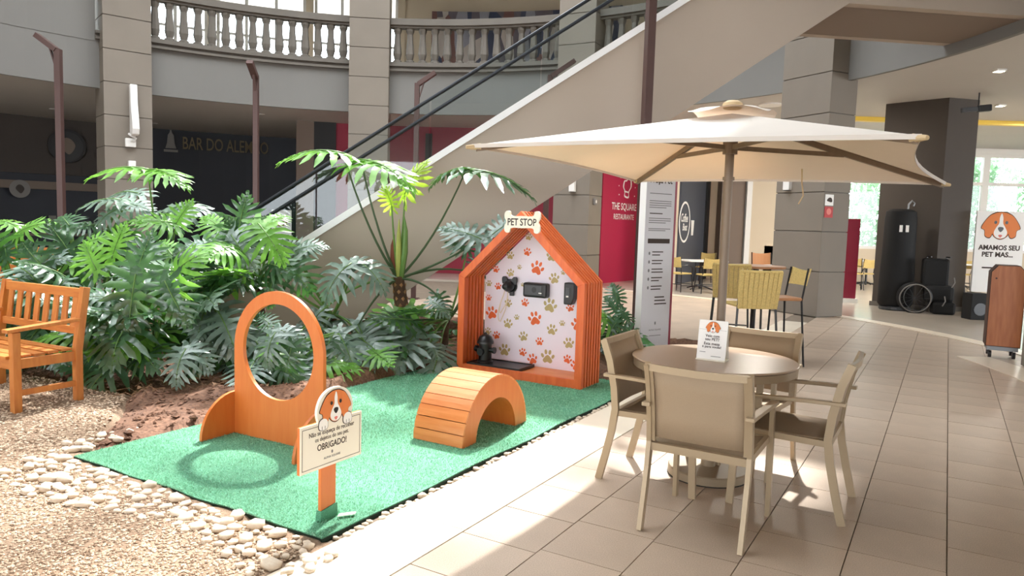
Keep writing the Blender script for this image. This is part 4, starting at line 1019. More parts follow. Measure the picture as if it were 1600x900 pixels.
plant('F', 'philodendron growing directly behind the bench back', 140, 520, 7.3)
plant('G', 'philodendron at the far left edge above the bench', 35, 480, 7.6)
plant('H', 'philodendron at the back with one bright leaf held high before the column', 255, 420, 8.7)
plant('I', 'philodendron at the back left below the first lamp post', 120, 430, 8.8)
plant('J', 'dark philodendron squeezed between the tall one and the hut', 700, 500, 8.05, tr=0.035)
plant('K', 'dark philodendron growing behind the hut and the left armchair', 968, 505, 8.35, tr=0.035)
plant('M', 'bushy philodendron behind the hoop with bright upper leaves', 405, 450, 7.5)
t, g, c = PLANTS['A']                                        # leaf scars on the tall trunk
for j in range(9):
    for k in range(6):
        a = k*PI/3+(j % 2)*PI/6; z = c.z*(0.22+0.085*j); q = c*(z/c.z); rr_ = 0.082-0.002*j
        b = MB(); p0 = Vector((q.x+rr_*math.cos(a), q.y+rr_*math.sin(a), z)); nn = Vector((math.cos(a), math.sin(a), 0)); tt = Vector((-nn.y, nn.x, 0))
        b.add([p0-tt*.022, p0+nn*.008-Vector((0, 0, .026)), p0+tt*.022, p0+nn*.008+Vector((0, 0, .026)), p0+nn*.012], [(0, 1, 4), (1, 2, 4), (2, 3, 4), (3, 0, 4)]); b.build('leaf_scar', 'trunkscar', t)
for x, y, m_, h in ((0.0, 0, 'sheath', 0.62), (-0.06, 0.02, 'sheathred', 0.45), (0.07, -0.01, 'petiole', 0.66)):
    b = MB(); b.tube([c+Vector((x*0.5, y, -0.02)), c+Vector((x, y, h*0.4)), c+Vector((x*1.1, y, h*0.75)), c+Vector((x*0.8, y, h))], [0.028, 0.034, 0.022, 0.004], 8); b.build('leaf_sheath', m_, t, smooth=True)
def K_(key, bx, by, tx, ty, Y, dY, n, m, **k): leaf(key, P(bx, by, Y), P(tx, ty, Y+dY), n, m, **k)
# the leaves that can be told apart, front to back
EX = [
 ('A', 536, 240, 446, 214, 7.7, -.15, UPN, 'leafbright', dict(var=1, pm_='petioledark', wid=.9)), ('A', 564, 250, 640, 252, 7.8, -.35, (0.1, -.35, 1), 'leafbright', dict(var=1, pm_='petioledark', wid=.9)),
 ('A', 633, 302, 655, 246, 8.0, .05, (-.4, -.8, .2), 'leafyoung', dict(var=3, wid=.7)), ('A', 612, 322, 602, 288, 7.95, 0, (.3, -.9, .3), 'leafyoung', dict(var=3, wid=.8)),
 ('A', 728, 266, 832, 262, 7.9, -.1, (0, -.12, 1), 'leafdark', dict(var=1, pm_='petioledark')), ('A', 722, 262, 668, 268, 7.9, .1, (0, -.1, 1), 'leafdark', dict(var=1, stem=False)),
 ('A', 752, 374, 694, 346, 8.3, .1, MID, 'leafsilver', dict(var=0, pm_='petioledark')), ('J', 770, 366, 808, 334, 8.4, .1, MID, 'leafsilver', dict(var=0, pm_='petioledark')),
 ('A', 500, 488, 470, 520, 7.5, -.2, MID, 'leafsilver', dict(var=2, pm_='petiole')), ('A', 560, 508, 585, 560, 7.5, -.3, MID, 'leafsilver', dict(var=2, pm_='petioledark')),
 ('A', 776, 440, 800, 480, 8.4, .2, MID, 'leafdark', dict(var=2, pm_='petioledark')), ('A', 684, 462, 700, 488, 7.8, -.1, MID, 'leafdark', dict(var=2, pm_='petioledark')),
 ('B', 548, 412, 494, 446, 7.4, -.3, (-.1, -.7, .8), 'leafsilver', dict(var=2)), ('B', 556, 408, 604, 424, 7.5, -.25, (.2, -.6, .9), 'leafsilver', dict(var=2)), ('B', 470, 402, 440, 372, 7.6, .1, CAM, 'leafsilver', dict(var=0)),
 ('B', 462, 392, 502, 372, 7.6, 0, MID, 'leafsilver', dict(var=1)), ('B', 452, 410, 478, 448, 7.4, -.2, CAM, 'leafdark', dict(var=2)), ('B', 430, 430, 410, 470, 7.3, -.2, CAM, 'leafdark', dict(var=2)),
 ('M', 372, 366, 382, 306, 7.3, .1, CAM, 'leafdark', dict(var=4)), ('M', 362, 368, 388, 408, 7.2, -.2, CAM, 'leafsilver', dict(var=1)), ('M', 404, 350, 442, 392, 7.3, -.2, (.3, -.8, .6), 'leafbright', dict(var=1)),
 ('M', 350, 360, 318, 332, 7.4, .1, MID, 'leafbright', dict(var=0)), ('M', 420, 346, 448, 330, 7.5, .2, MID, 'leafbright', dict(var=0)), ('M', 340, 392, 300, 372, 7.2, -.1, MID, 'leafsilver', dict(var=1)),
 ('H', 231, 265, 142, 243, 8.2, -.15, UPN, 'leafbright', dict(var=1, wid=.8)), ('H', 234, 265, 286, 262, 8.2, -.2, (0, -.3, 1), 'leafbright', dict(var=1, stem=False, wid=.9)), ('H', 268, 326, 338, 306, 8.3, .1, (0, -.5, .9), 'leafsilver', dict(var=2)),
 ('H', 276, 350, 214, 336, 7.9, -.2, MID, 'leafbright', dict(var=0)), ('H', 276, 348, 296, 314, 7.9, .1, CAM, 'leafbright', dict(var=4)), ('H', 215, 302, 160, 288, 8.9, .1, (0, -.4, .9), 'leafsilver', dict(var=1)),
 ('I', 186, 312, 122, 302, 8.3, -.1, UPN, 'leafsilver', dict(var=1)), ('I', 182, 328, 132, 346, 8.2, -.2, MID, 'leafsilver', dict(var=2)), ('I', 196, 318, 240, 320, 8.6, 0, MID, 'leafsilver', dict(var=1)),
 ('I', 108, 352, 92, 330, 8.6, .2, MID, 'leafdark', dict(var=0)), ('I', 150, 352, 108, 350, 8.2, -.2, MID, 'leafdark', dict(var=1)),
 ('G', 28, 364, 66, 336, 7.4, 0, (0, -.6, .8), 'leafbright', dict(var=1)), ('G', 22, 352, -22, 330, 7.5, 0, UPN, 'leafbright', dict(var=1)), ('G', 34, 420, 78, 440, 7.0, -.2, UPN, 'leafsilver', dict(var=2)),
 ('G', 30, 420, -18, 438, 7.0, -.2, UPN, 'leafsilver', dict(var=2)), ('G', 10, 400, 2, 362, 7.3, .1, CAM, 'leafdark', dict(var=0)), ('G', 60, 460, 98, 476, 7.0, -.2, MID, 'leafdark', dict(var=1)),
 ('E', 212, 430, 196, 516, 6.5, -.15, CAM, 'leafdark', dict(var=4)), ('E', 214, 426, 232, 364, 6.7, .15, CAM, 'leafdark', dict(var=4)), ('E', 258, 440, 286, 500, 6.5, -.1, CAM, 'leafdark', dict(var=0)),
 ('E', 290, 546, 268, 578, 6.3, -.2, (0, -.55, .9), 'leafsilver', dict(var=2, scale=1.3)), ('E', 292, 544, 330, 566, 6.4, -.1, MID, 'leafsilver', dict(var=2)), ('E', 180, 500, 150, 552, 6.5, -.1, CAM, 'leafdark', dict(var=1)),
 ('D', 345, 494, 362, 526, 6.8, -.25, (0, -.6, .9), 'leafsilver', dict(var=2, scale=1.25)), ('D', 340, 492, 306, 500, 6.9, -.1, MID, 'leafsilver', dict(var=1)), ('D', 276, 452, 262, 486, 6.9, -.1, CAM, 'leafsilver', dict(var=0)),
 ('D', 300, 430, 328, 395, 7.3, .1, CAM, 'leafbright', dict(var=4)), ('D', 270, 400, 250, 372, 7.3, .1, MID, 'leafbright', dict(var=0)), ('D', 318, 420, 352, 440, 7.2, -.1, MID, 'leafdark', dict(var=1)),
 ('F', 150, 420, 130, 380, 7.1, .1, CAM, 'leafbright', dict(var=4)), ('F', 110, 410, 80, 386, 7.3, .1, MID, 'leafbright', dict(var=1)), ('F', 176, 400, 190, 352, 7.3, .1, CAM, 'leafbright', dict(var=4)),
 ('F', 100, 440, 66, 470, 7.0, -.2, MID, 'leafdark', dict(var=2)), ('F', 146, 500, 176, 560, 6.7, -.1, CAM, 'leafsilver', dict(var=1)), ('F', 136, 380, 172, 362, 7.6, .1, MID, 'leafbright', dict(var=0)),
 ('C', 430, 520, 404, 560, 6.5, -.2, (-.2, -.7, .7), 'leafsilver', dict(var=2, scale=1.1)), ('C', 440, 516, 470, 532, 6.7, -.1, MID, 'leafsilver', dict(var=1)), ('C', 420, 505, 400, 486, 6.9, .1, MID, 'leafdark', dict(var=0)),
 ('C', 530, 522, 556, 566, 6.9, -.2, MID, 'leafsilver', dict(var=2)), ('C', 522, 520, 498, 556, 6.9, -.2, MID, 'leafdark', dict(var=2)), ('C', 455, 545, 440, 590, 6.5, -.1, CAM, 'leafdark', dict(var=1)),
 ('J', 676, 472, 702, 486, 7.7, -.1, MID, 'leafsilver', dict(var=1)), ('J', 672, 536, 686, 556, 7.5, -.15, MID, 'leafsilver', dict(var=2)), ('J', 730, 390, 700, 372, 8.3, .1, MID, 'leafdark', dict(var=0)), ('J', 745, 410, 780, 400, 8.4, .1, MID, 'leafdark', dict(var=0)),
 ('K', 966, 490, 950, 462, 8.2, .1, MID, 'leafdark', dict(var=0)), ('K', 972, 488, 990, 506, 8.1, -.1, MID, 'leafdark', dict(var=1)), ('K', 962, 505, 944, 530, 8.0, -.1, CAM, 'leafdark', dict(var=2)), ('K', 980, 515, 998, 540, 8.0, -.1, CAM, 'leafdark', dict(var=2)), ('K', 965, 470, 958, 440, 8.3, .1, CAM, 'leafdark', dict(var=3)),
]
for (key, bx, by, tx, ty, Y, dY, n, m_, kw) in EX: K_(key, bx, by, tx, ty, Y, dY, n, m_, **kw)
# the thicker growth in between
fills = [('E', 130, 270, 440, 560, 6.6, 7.0, 16), ('D', 260, 360, 400, 540, 6.9, 7.3, 18), ('F', 80, 200, 400, 540, 7.0, 7.5, 20), ('G', -30, 90, 400, 530, 7.1, 7.8, 14),
         ('M', 320, 430, 370, 440, 7.1, 7.7, 13), ('C', 390, 480, 520, 585, 6.6, 7.1, 12), ('B', 430, 580, 500, 560, 7.1, 7.8, 12), ('H', 200, 330, 350, 420, 8.2, 9.2, 12), ('I', 70, 200, 350, 430, 8.2, 9.2, 12), ('J', 630, 690, 480, 550, 7.5, 7.9, 8), ('K', 945, 1000, 470, 545, 8.0, 8.5, 5)]
for key, x0, x1, y0, y1, Ya, Yb, n_ in fills:
    for k in range(n_):
        px = rl.uniform(x0, x1); py = rl.uniform(y0, y1); Y = Ya+(Yb-Ya)*rl.random()*(1-(py-y0)/(y1-y0)*0.6)
        b0 = P(px, py, Y); t, g, c = PLANTS[key]; out = b0-(g+c); out.z *= 0.3
        out = out.normalized() if out.length > 0.05 else Vector((0, -1, 0)); out += Vector((rl.uniform(-.7, .7), rl.uniform(-.8, .2), rl.uniform(-.7, .5))); out.normalize()
        b0.z = max(b0.z, 0.22); sz = rl.uniform(0.34, 0.56); tip = b0+out*sz
        if tip.z < 0.10: tip.z = 0.10
        m_ = rl.choices(('leafdark', 'leafsilver', 'leafbright'), (0.58, 0.27, 0.15))[0]
        leaf(key, b0, tip, (rl.uniform(-.4, .4), rl.uniform(-.9, -.2), rl.uniform(.4, 1)), m_, pm_=rl.choice(('petiole', 'petioledark')), sr=0.009)
# ground cover: small heart-leaved creepers, each a plant of its own
def heart():
    b = MB(); pts = [(0, 0), (.28, -.16), (.46, .10), (.36, .48), (0, 1.0), (-.36, .48), (-.46, .10), (-.28, -.16)]
    b.add([(x, y, -.25*abs(x)-.3*y*y*.4) for x, y in pts]+[(0, .35, .02)], [(i, (i+1) % 8, 8) for i in range(8)]); return b.mesh('leaf', 'groundleaf', smooth=True)
HM = heart()
gl = ['left of the tall trunk', 'right of the tall trunk', 'behind the mat edge', 'beside the hut wall', 'below the stair wall', 'right of the jump hoop', 'behind the jump hoop', 'under the silvery leaves', 'in the shade behind the hoop', 'at the front of the bed', 'by the leaf litter', 'under the dark leaves', 'behind the left armchair', 'near the hut back corner']
gs = [(585, 530), (665, 525), (640, 548), (700, 520), (560, 536), (520, 545), (450, 560), (550, 548), (410, 575), (490, 570), (610, 560), (350, 570), (985, 556), (720, 545)]
for i, (px, py) in enumerate(gs):
    q = G(px, py+14, 0.05); q.z = soil_z(q.x, q.y)
    t = thing('creeping_plant', 'low creeper with small heart-shaped leaves '+gl[i], 'plant', q, 0, 'ground cover creepers')
    for k in range(16):
        a = rl.uniform(0, 2*PI); r = rl.uniform(0.03, 0.26); h = rl.uniform(0.06, 0.24)*(1.2-r*2)
        o = link(HM, 'leaf', t); s = rl.uniform(0.07, 0.13); o.scale = (s, s, s); o.location = (r*math.cos(a), r*math.sin(a)*0.7, max(h, .05)); o.rotation_euler = (rl.uniform(-.9, .1), rl.uniform(-.5, .5), a-PI/2+rl.uniform(-.6, .6))
    b = MB()
    for k in range(6): a = k*1.05; b.tube([(0, 0, 0), (0.08*math.cos(a), 0.06*math.sin(a), 0.1), (0.18*math.cos(a), 0.13*math.sin(a), 0.12)], 0.004, 4)
    b.build('stems', 'petioledark', t)
# dry twigs and leaf litter on the soil
lb = MB(); rq = random.Random(31)
for i in range(520):
    px = rq.uniform(140, 735); py = rq.uniform(568, 625)-(px-140)*0.065; q = G(px, py, 0.04)
    u, v = q.dot(AX), q.dot(BX)
    if u > -4.72 and v < 6.85: continue
    z = soil_z(q.x, q.y); a = rq.uniform(0, PI); l = rq.uniform(0.05, 0.22)
    if rq.random() < 0.6: lb.tube([(q.x, q.y, z+.006), (q.x+l*.5*math.cos(a), q.y+l*.5*math.sin(a), z+rq.uniform(.01, .05)), (q.x+l*math.cos(a+.3), q.y+l*math.sin(a+.3), z+.008)], rq.uniform(.002, .004), 4)
    else:
        w = l*.25; ca, sa = math.cos(a), math.sin(a); l *= .6
        lb.add([(q.x-l*ca*.5, q.y-l*sa*.5, z+.005), (q.x-w*sa, q.y+w*ca, z+.03), (q.x+l*ca*.5, q.y+l*sa*.5, z+.008), (q.x+w*sa, q.y-w*ca, z+.02)], [(0, 1, 2), (0, 2, 3)])
tag(lb.build('leaf_litter', 'litter', recalc=False), 'dry twigs and fallen leaves strewn over the brown soil', 'leaf litter', kind='stuff')
# ================================================================== LAMP POSTS
def lamp_post(x, y, h, ang, label, lean=0.0, arm=0.42, z0=None):
    zb = soil_z(x, y)-0.01 if z0 is None else z0
    t = thing('lamp_post', label, 'street lamp', (x, y, zb), ang, 'brown square lamp posts'); h -= zb
    b = MB(); b.box((0, 0, h/2), (0.10, 0.10, h)); b.build('post', 'lampbrown', t, bevel=0.004)
    b = MB(); b.box((0, 0, 0.01), (0.22, 0.22, 0.02)); b.build('base_plate', 'lampbrown', t)
    d = Vector((math.cos(0.62), 0, math.sin(0.62)))
    b = MB(); b.bar(Vector((0.02, 0, h-0.02)), Vector((0.02, 0, h-0.02))+d*arm, 0.13, 0.085); b.build('lamp_head', 'lampbrown', t, bevel=0.004)
    b = MB(); b.bar(Vector((0.045, 0, h-0.28)), Vector((0.06, 0, h-0.02))+d*0.10, 0.05, 0.02, (1, 0, 0)); b.build('brace', 'lampbrown', t)
    b = MB(); b.bar(Vector((0.02, 0, h-0.045))+d*0.12, Vector((0.02, 0, h-0.045))+d*(arm-0.04), 0.08, 0.008); b.build('diffuser', 'whitepaint', t)
lamp_post(-7.84, 12.8, 4.28, PI, 'brown square lamp post farthest left, head tilted up to the left')
lamp_post(-5.24, 15.0, 4.32, -PI/2, 'brown square lamp post in front of the dark bar', z0=-0.06)
lamp_post(-2.04, 15.2, 4.33, 0.0, 'brown square lamp post between the column and the stair handrails', z0=-0.06)
lamp_post(0.62, 14.6, 4.45, 0.1, 'brown square lamp post seen through the stair glass', arm=0.55, z0=-0.06)
lamp_post(1.545, 8.95, 4.75, 0.3, 'tall dark lamp post in front of the stair wall above the parasol', z0=-0.06)
# ================================================================== FITTINGS ON THE COLUMNS
q, rz = ring_frame(207, 182, 9.245)
sc = thing('wall_sconce', 'tall curved white wall lamp on the left column', 'wall lamp', q, rz)
b = MB(); b.prism([(-.02, .70), (-.16, .70), (-.18, .52), (-.20, .25), (-.30, -.10), (-.34, -.30), (-.30, -.42), (-.16, -.45), (-.05, -.36), (-.06, -.1), (-.04, .4)], lambda p, q_, t_: (t_, p, q_), -0.075, 0.075); b.build('shade', 'whitepaint', sc, bevel=0.015)
b = MB(); b.box((0, -0.01, 0.1), (0.12, 0.02, 1.1)); b.build('back_plate', 'whitepaint', sc)
b = MB(); b.box((-0.06, -0.05, -0.60), (0.22, 0.09, 0.20)); b.build('junction_block', 'whitepaint', sc, bevel=0.02)
b = MB(); b.tube([(-.1, -.06, -.40), (-.03, -.12, -.46), (.04, -.12, -.5), (0.0, -.12, -.57), (-.06, -.12, -.55)], 0.025, 8); b.build('scroll', 'whitepaint', sc, smooth=True)
def wall_box(px, py, R, label):
    q, rz = ring_frame(px, py, R); t = thing('wall_light_box', label, 'wall light', q, rz)
    b = MB(); b.box((0, -0.06, 0), (0.15, 0.12, 0.30)); b.build('housing', 'whitepaint', t, bevel=0.01)
    b = MB(); b.box((0, -0.06, -0.155), (0.11, 0.09, 0.01)); b.build('lens', 'darkgrey', t)
wall_box(205, 262, 9.245, 'small white box light below the curved lamp on the left column')
wall_box(896, 290, 9.245, 'small white box light on the column behind the hut')
wall_box(1235, 285, 9.24, 'small white box light on the pillar behind the parasol')
def side_frame(deg, w, px, py):
    a = math.radians(deg); n = Vector((math.sin(a), -math.cos(a), 0)); o = CC+Vector((math.cos(a), math.sin(a), 0))*9.4+n*(w/2+0.004)
    return onplane(px, py, o, n), a
q, a = side_frame(26.4, 1.15, 1295, 322); t = thing('wall_notice', 'white square notice above a red square on the grey pillar', 'notice', q, a)
b = MB(); b.box((0, -0.004, 0.11), (0.21, 0.008, 0.2)); b.build('white_card', 'dogwhite', t)
b = MB(); b.flat(smoothpoly([(-.07, .10), (-.02, .15), (.04, .15), (.07, .1), (.05, .07), (-.02, .08)]), -0.009, 0.001); b.build('pictogram', 'ink', t)
b = MB(); b.box((0, -0.004, -0.11), (0.21, 0.008, 0.2)); b.build('red_card', 'redsign', t)
b = MB(); b.flat(circle(0, -0.1, 0.06, 0.06, 16), -0.009, 0.001); b.build('ring_mark', 'dogpink', t)
q, a = side_frame(62.6, 0.95, 928, 315); t = thing('wall_switch_box', 'small grey box on the side of the column next to the magenta wall', 'switch box', q, a)
b = MB(); b.box((0, -0.03, 0), (0.16, 0.06, 0.16)); b.build('case', 'dimwhite', t, bevel=0.01)
b = MB(); b.flat(circle(0, 0, 0.04, 0.04, 12), -0.061, 0.004); b.build('knob', 'whitepaint', t)
# downlights in the gallery ceiling
for i, (px, py) in enumerate(((85, 171), (240, 193), (406, 179))):
    q = G(px, py, ZC-0.012); t = thing('downlight', 'small glowing ceiling downlight '+('farthest left by the lamp post', 'just right of the left column', 'above the bar beside the second lamp post')[i], 'downlight', q)
    b = MB(); b.lathe([(0.10, 0), (0.13, 0.0), (0.13, 0.012), (0.10, 0.012)], 16); b.build('bezel', 'whitepaint', t)
    b = MB(); b.lathe([(0.0, 0.004), (0.10, 0.004), (0.10, 0.011), (0.0, 0.011)], 16); b.build('lens', 'lampglow', t)
for i, (px, py) in enumerate(((1561, 112), (1563, 166))):
    q = G(px, py, ZC-0.03); o = thing('ceiling_fitting', ('square ceiling fitting nearest the right edge', 'second square ceiling fitting by the pillar')[i], 'ceiling light', q)
    b = MB(); b.box((0, 0, 0.015), (0.16, 0.16, 0.03)); b.build('frame', 'whitepaint', o)
    b = MB(); b.box((0, 0, -0.002), (0.12, 0.12, 0.006)); b.build('diffuser', 'lampglow', o)
q = P(1533, 172, 14.6); t = thing('track_spotlight', 'black spotlight hanging from the ceiling beside the right pillar', 'spotlight', q)
b = MB(); b.tube([(-0.06, 0, 0.05), (-0.06, 0, ZC-q.z)], 0.012, 8); b.build('rod', 'black', t)
b = MB(); b.bar((-0.07, 0, 0.02), (0.16, -0.05, 0.04), 0.13, 0.13); b.build('lamp_head', 'black', t, bevel=0.02)
b = MB(); b.bar((-0.35, 0.05, -0.01), (-0.05, 0.0, 0.02), 0.10, 0.09); b.build('driver', 'darkgrey', t, bevel=0.01)
# ================================================================== SHOP SIGNS
q, rz = ring_frame(348, 225, 17.3)
t = thing('bar_sign', 'dim gold lettering with a tower emblem on the dark bar front', 'sign', q, rz)
text('BAR DO ALEMÃO', 2.75, 0.52, 'gold', t, (0.12, 0.0, 0.0), bold=0.01)
b = MB(); b.flat([(-.28, -.35), (.28, -.35), (.2, -.15), (.15, .2), (.06, .3), (0, .55), (-.06, .3), (-.15, .2), (-.2, -.15)], 0, 0.02); o = b.build('tower_emblem', 'dimwhite', t); o.location = (-1.62, 0, 0.02); o.scale = (0.6, 1, 0.8)
b = MB(); b.flat([(-.36, -.5), (.36, -.5), (.36, -.4), (-.36, -.4)], 0, 0.02); o = b.build('emblem_base', 'dimwhite', t); o.location = (-1.62, 0, 0.02); o.scale = (0.6, 1, 0.8)
for px, py, r, nm, lab in ((105, 228, .52, 'shop_emblem', 'large dark round emblem on the shop fascia behind the first lamp post'), (31, 295, .27, 'shop_emblem', 'round pale emblem on the dark shop glass at far left')):
    q, rz = ring_frame(px, py, 17.26); t = thing(nm, lab, 'emblem', q, rz)
    c_ = 'shopdark' if r > .4 else 'dimwhite'
    b = MB(); n_ = 28
    for k in range(n_):
        a0, a1 = 2*PI*k/n_, 2*PI*(k+1)/n_; b.flat([(r*math.cos(a0), r*math.sin(a0)), (r*math.cos(a1), r*math.sin(a1)), (r*.86*math.cos(a1), r*.86*math.sin(a1)), (r*.86*math.cos(a0), r*.86*math.sin(a0))], 0, 0.02)
    b.build('ring', c_, t)
    b = MB(); b.flat(circle(0, 0, r*.86, r*.86, 28), 0.004, 0.012); b.build('disc', 'black' if r > .4 else 'dimwhite', t)
    b = MB(); b.flat(smoothpoly([(-r*.4, r*.1), (-r*.15, r*.45), (r*.2, r*.4), (r*.42, 0), (r*.1, -r*.5), (-r*.25, -r*.2)]), -0.012, 0.006); b.build('figure', 'shopbrown' if r < .4 else 'shopbeam', t)
q, rz = ring_frame(82, 346, 17.25); b = MB(); b.flat([(-.1, -.18), (.1, -.18), (.1, .18), (-.1, .18)], 0, .01); o = b.build('shop_notice', 'dimwhite'); o.location = q; o.rotation_euler = (0, 0, rz); tag(o, 'small pale sheet of paper on the dark shop front', 'notice')
q, rz = ring_frame(440, 352, 12.2); t = thing('poster_board', 'white poster with a brown animal picture seen through the stair glass', 'poster', (q.x, q.y, 0.004), rz)
b = MB(); b.box((0, 0, 1.2), (0.55, 0.03, 1.1)); b.build('sheet', 'dogwhite', t)
b = MB(); b.flat(smoothpoly([(-.18, 1.45), (-.1, 1.6), (.1, 1.58), (.16, 1.4), (.02, 1.28), (-.12, 1.3)]), -0.016, 0.002); b.build('picture', 'trunkscar', t)
b = MB(); b.flat([(-.2, 1.0), (.2, 1.0), (.2, 1.04), (-.2, 1.04)], -0.016, 0.002); b.build('print_line', 'greyink', t)
for sx in (-1, 1): b = MB(); b.bar((sx*.22, 0, 0), (sx*.22, 0, 0.7), .03, .03); b.build('leg', 'black', t)
# magenta wall lettering
rzm = math.atan2(rd.y, rd.x)
def mw_(px, py): return onplane(px, py, A0, rn)
def span(px0, px1, py): return (mw_(px1, py)-mw_(px0, py)).length
q = mw_(975, 324)+rn*0.012; t = thing('restaurant_sign', 'white chef hat and lettering on the magenta restaurant wall', 'sign', q, rzm)
text('THE SQUARE', span(959, 997, 324), 0.235, 'dogwhite', t, (0, 0, 0), bold=0.01)
text('RESTAURANTE', span(962, 993, 338), 0.15, 'dogwhite', t, (0, 0, -0.27))
hat = [(-.16, -.25), (.10, -.28), (.12, -.10), (.26, .05), (.22, .28), (.05, .32), (-.06, .22), (-.2, .2), (-.26, .02), (-.15, -.1)]
hs = smoothpoly(hat, 4); b = MB()
for k in range(len(hs)):
    (x0, z0), (x1, z1) = hs[k], hs[(k+1) % len(hs)]; b.flat([(x0, z0), (x1, z1), (x1*.84, z1*.84), (x0*.84, z0*.84)], 0, 0.012)
o = b.build('chef_hat', 'dogwhite', t); o.location = (0.12, 0, 0.55)
b = MB(); b.flat([(-.17, -.12), (.11, -.14), (.11, -.10), (-.17, -.08)], 0, 0.012); o = b.build('hat_band', 'dogwhite', t); o.location = (0.12, 0, 0.55)
for k in range(9):
    a = math.radians(200-k*27.5); b = MB(); b.flat(circle(0.52*math.cos(a), 0.52*math.sin(a), .018, .018, 8), 0, 0.01); o = b.build('star_dot', 'dogwhite', t); o.location = (0.12, 0, 0.52)
# dark panel with the round logo
k0 = Vector((4.60, 20.5, 0)); k1 = Vector((6.08, 23.3, 0)); kd = (k1-k0).normalized(); kn = Vector((kd.y, -kd.x, 0)); kl = (k1-k0).length
mb = MB(); mb.prism([(0, 0), (kl, 0), (kl, 4.2), (0, 4.2)], lambda p, q, t_: k0+kd*p+Vector((0, 0, q+0.004))-kn*t_, 0, 0.15); struct(mb, 'wall_slate', 'slate')
mb = MB(); mb.prism([(kl-0.35, 0), (kl, 0), (kl, 4.1), (kl-0.35, 4.1)], lambda p, q, t_: k0+kd*p+Vector((0, 0, q+0.004))+kn*t_, 0, 0.06); struct(mb, 'trim_10', 'shopdark')
q = onplane(1069, 347, k0, kn)+kn*0.01; t = thing('cafe_logo', 'round white cafe logo on the dark slate panel', 'sign', q, math.atan2(kd.y, kd.x))
b = MB(); n_ = 36; r = .58
for k in range(n_):
    a0, a1 = 2*PI*k/n_, 2*PI*(k+1)/n_; b.flat([(r*math.cos(a0), r*math.sin(a0)), (r*math.cos(a1), r*math.sin(a1)), (r*.9*math.cos(a1), r*.9*math.sin(a1)), (r*.9*math.cos(a0), r*.9*math.sin(a0))], 0, 0.01)
b.build('ring', 'dogwhite', t)
text('Coffee', 0.72, 0.24, 'dogwhite', t, (0, 0, 0.12), shear=0.25, bold=0.02); text('Beat', 0.5, 0.20, 'dogwhite', t, (0.08, 0, -0.14), shear=0.25, bold=0.02)
q = onplane(1081, 356, k0, kn)+kn*0.01; b = MB(); b.flat([(-.10, -.22), (.10, -.22), (.16, .22), (-.16, .22)], 0, 0.01); o = b.build('cup_sticker', 'dogwhite'); o.location = q; o.rotation_euler = (0, 0, math.atan2(kd.y, kd.x)); tag(o, 'white paper-cup sticker on the dark slate panel', 'sticker')
# ================================================================== ROLL BANNER BESIDE THE HUT
ba = math.atan2(0.26, 0.37); bc = Vector((1.69, 8.59, 0.0))
t = thing('totem_banner', 'tall white information totem standing behind the table', 'banner', bc, ba); W = 0.235
b = MB(); b.box((0, 0.05, 1.16), (2*W, 0.10, 2.30)); b.build('panel', 'dogwhite', t, bevel=0.003)
b = MB(); b.box((0.02, 0.05, 0.006), (2*W+0.06, 0.22, 0.012)); b.build('foot_plate', 'whitepaint', t)
b = MB(); b.box((W+0.018, 0.05, 1.16), (0.034, 0.105, 2.30)); b.build('side_trim', 'burgundy', t)
mat('bannergrey', c8(206, 204, 208), 0.5)
b = MB(); b.box((0.0, -0.002, 1.16), (2*W-0.004, 0.004, 2.28)); b.build('printed_sheet', 'bannergrey', t)
text('Praça Pet', 0.36, 0.10, 'ink', t, (0.0, -0.0045, 2.10), bold=0.02)
def strip_(x0, x1, z, h, m='greyink'):
    b = MB(); b.flat([(x0, z), (x1, z), (x1, z+h), (x0, z+h)], -0.0042, 0.0006); b.build('print_line', m, t)
for z in (1.945, 1.86, 1.835, 1.81, 1.785, 1.66, 1.635, 1.61, 1.54, 1.52): strip_(-0.18, 0.18-(0.08 if z in (1.785, 1.61, 1.52) else 0), z, 0.009)
strip_(-0.17, 0.04, 1.715, 0.011, 'ink')
b = MB(); b.flat([(-.18, 1.375), (.18, 1.375), (.18, 1.43), (-.18, 1.43)], -0.0042, 0.0008); b.build('heading_bar', 'ink', t)
for k in range(5):
    z = 1.27-k*0.10; strip_(-0.10, 0.08, z, 0.012, 'ink'); strip_(-0.10, 0.03+0.03*(k % 3), z-0.035, 0.012, 'ink')
    b = MB(); b.flat(circle(-0.145, z-0.01, 0.014, 0.02, 10), -0.0042, 0.0006); b.build('bullet', 'greyink', t)
for k in range(3): strip_(-0.03, 0.13+0.02*k, 0.74-0.04*k, 0.014, 'ink')
text('ALPHA SQUARE', 0.2, 0.022, 'greyink', t, (0, -0.0045, 0.36)); strip_(-0.09, 0.10, 0.29, 0.007)
b = MB(); b.flat(circle(0, 0.44, 0.012, 0.02, 10), -0.0042, 0.0006); b.build('logo', 'greyink', t)
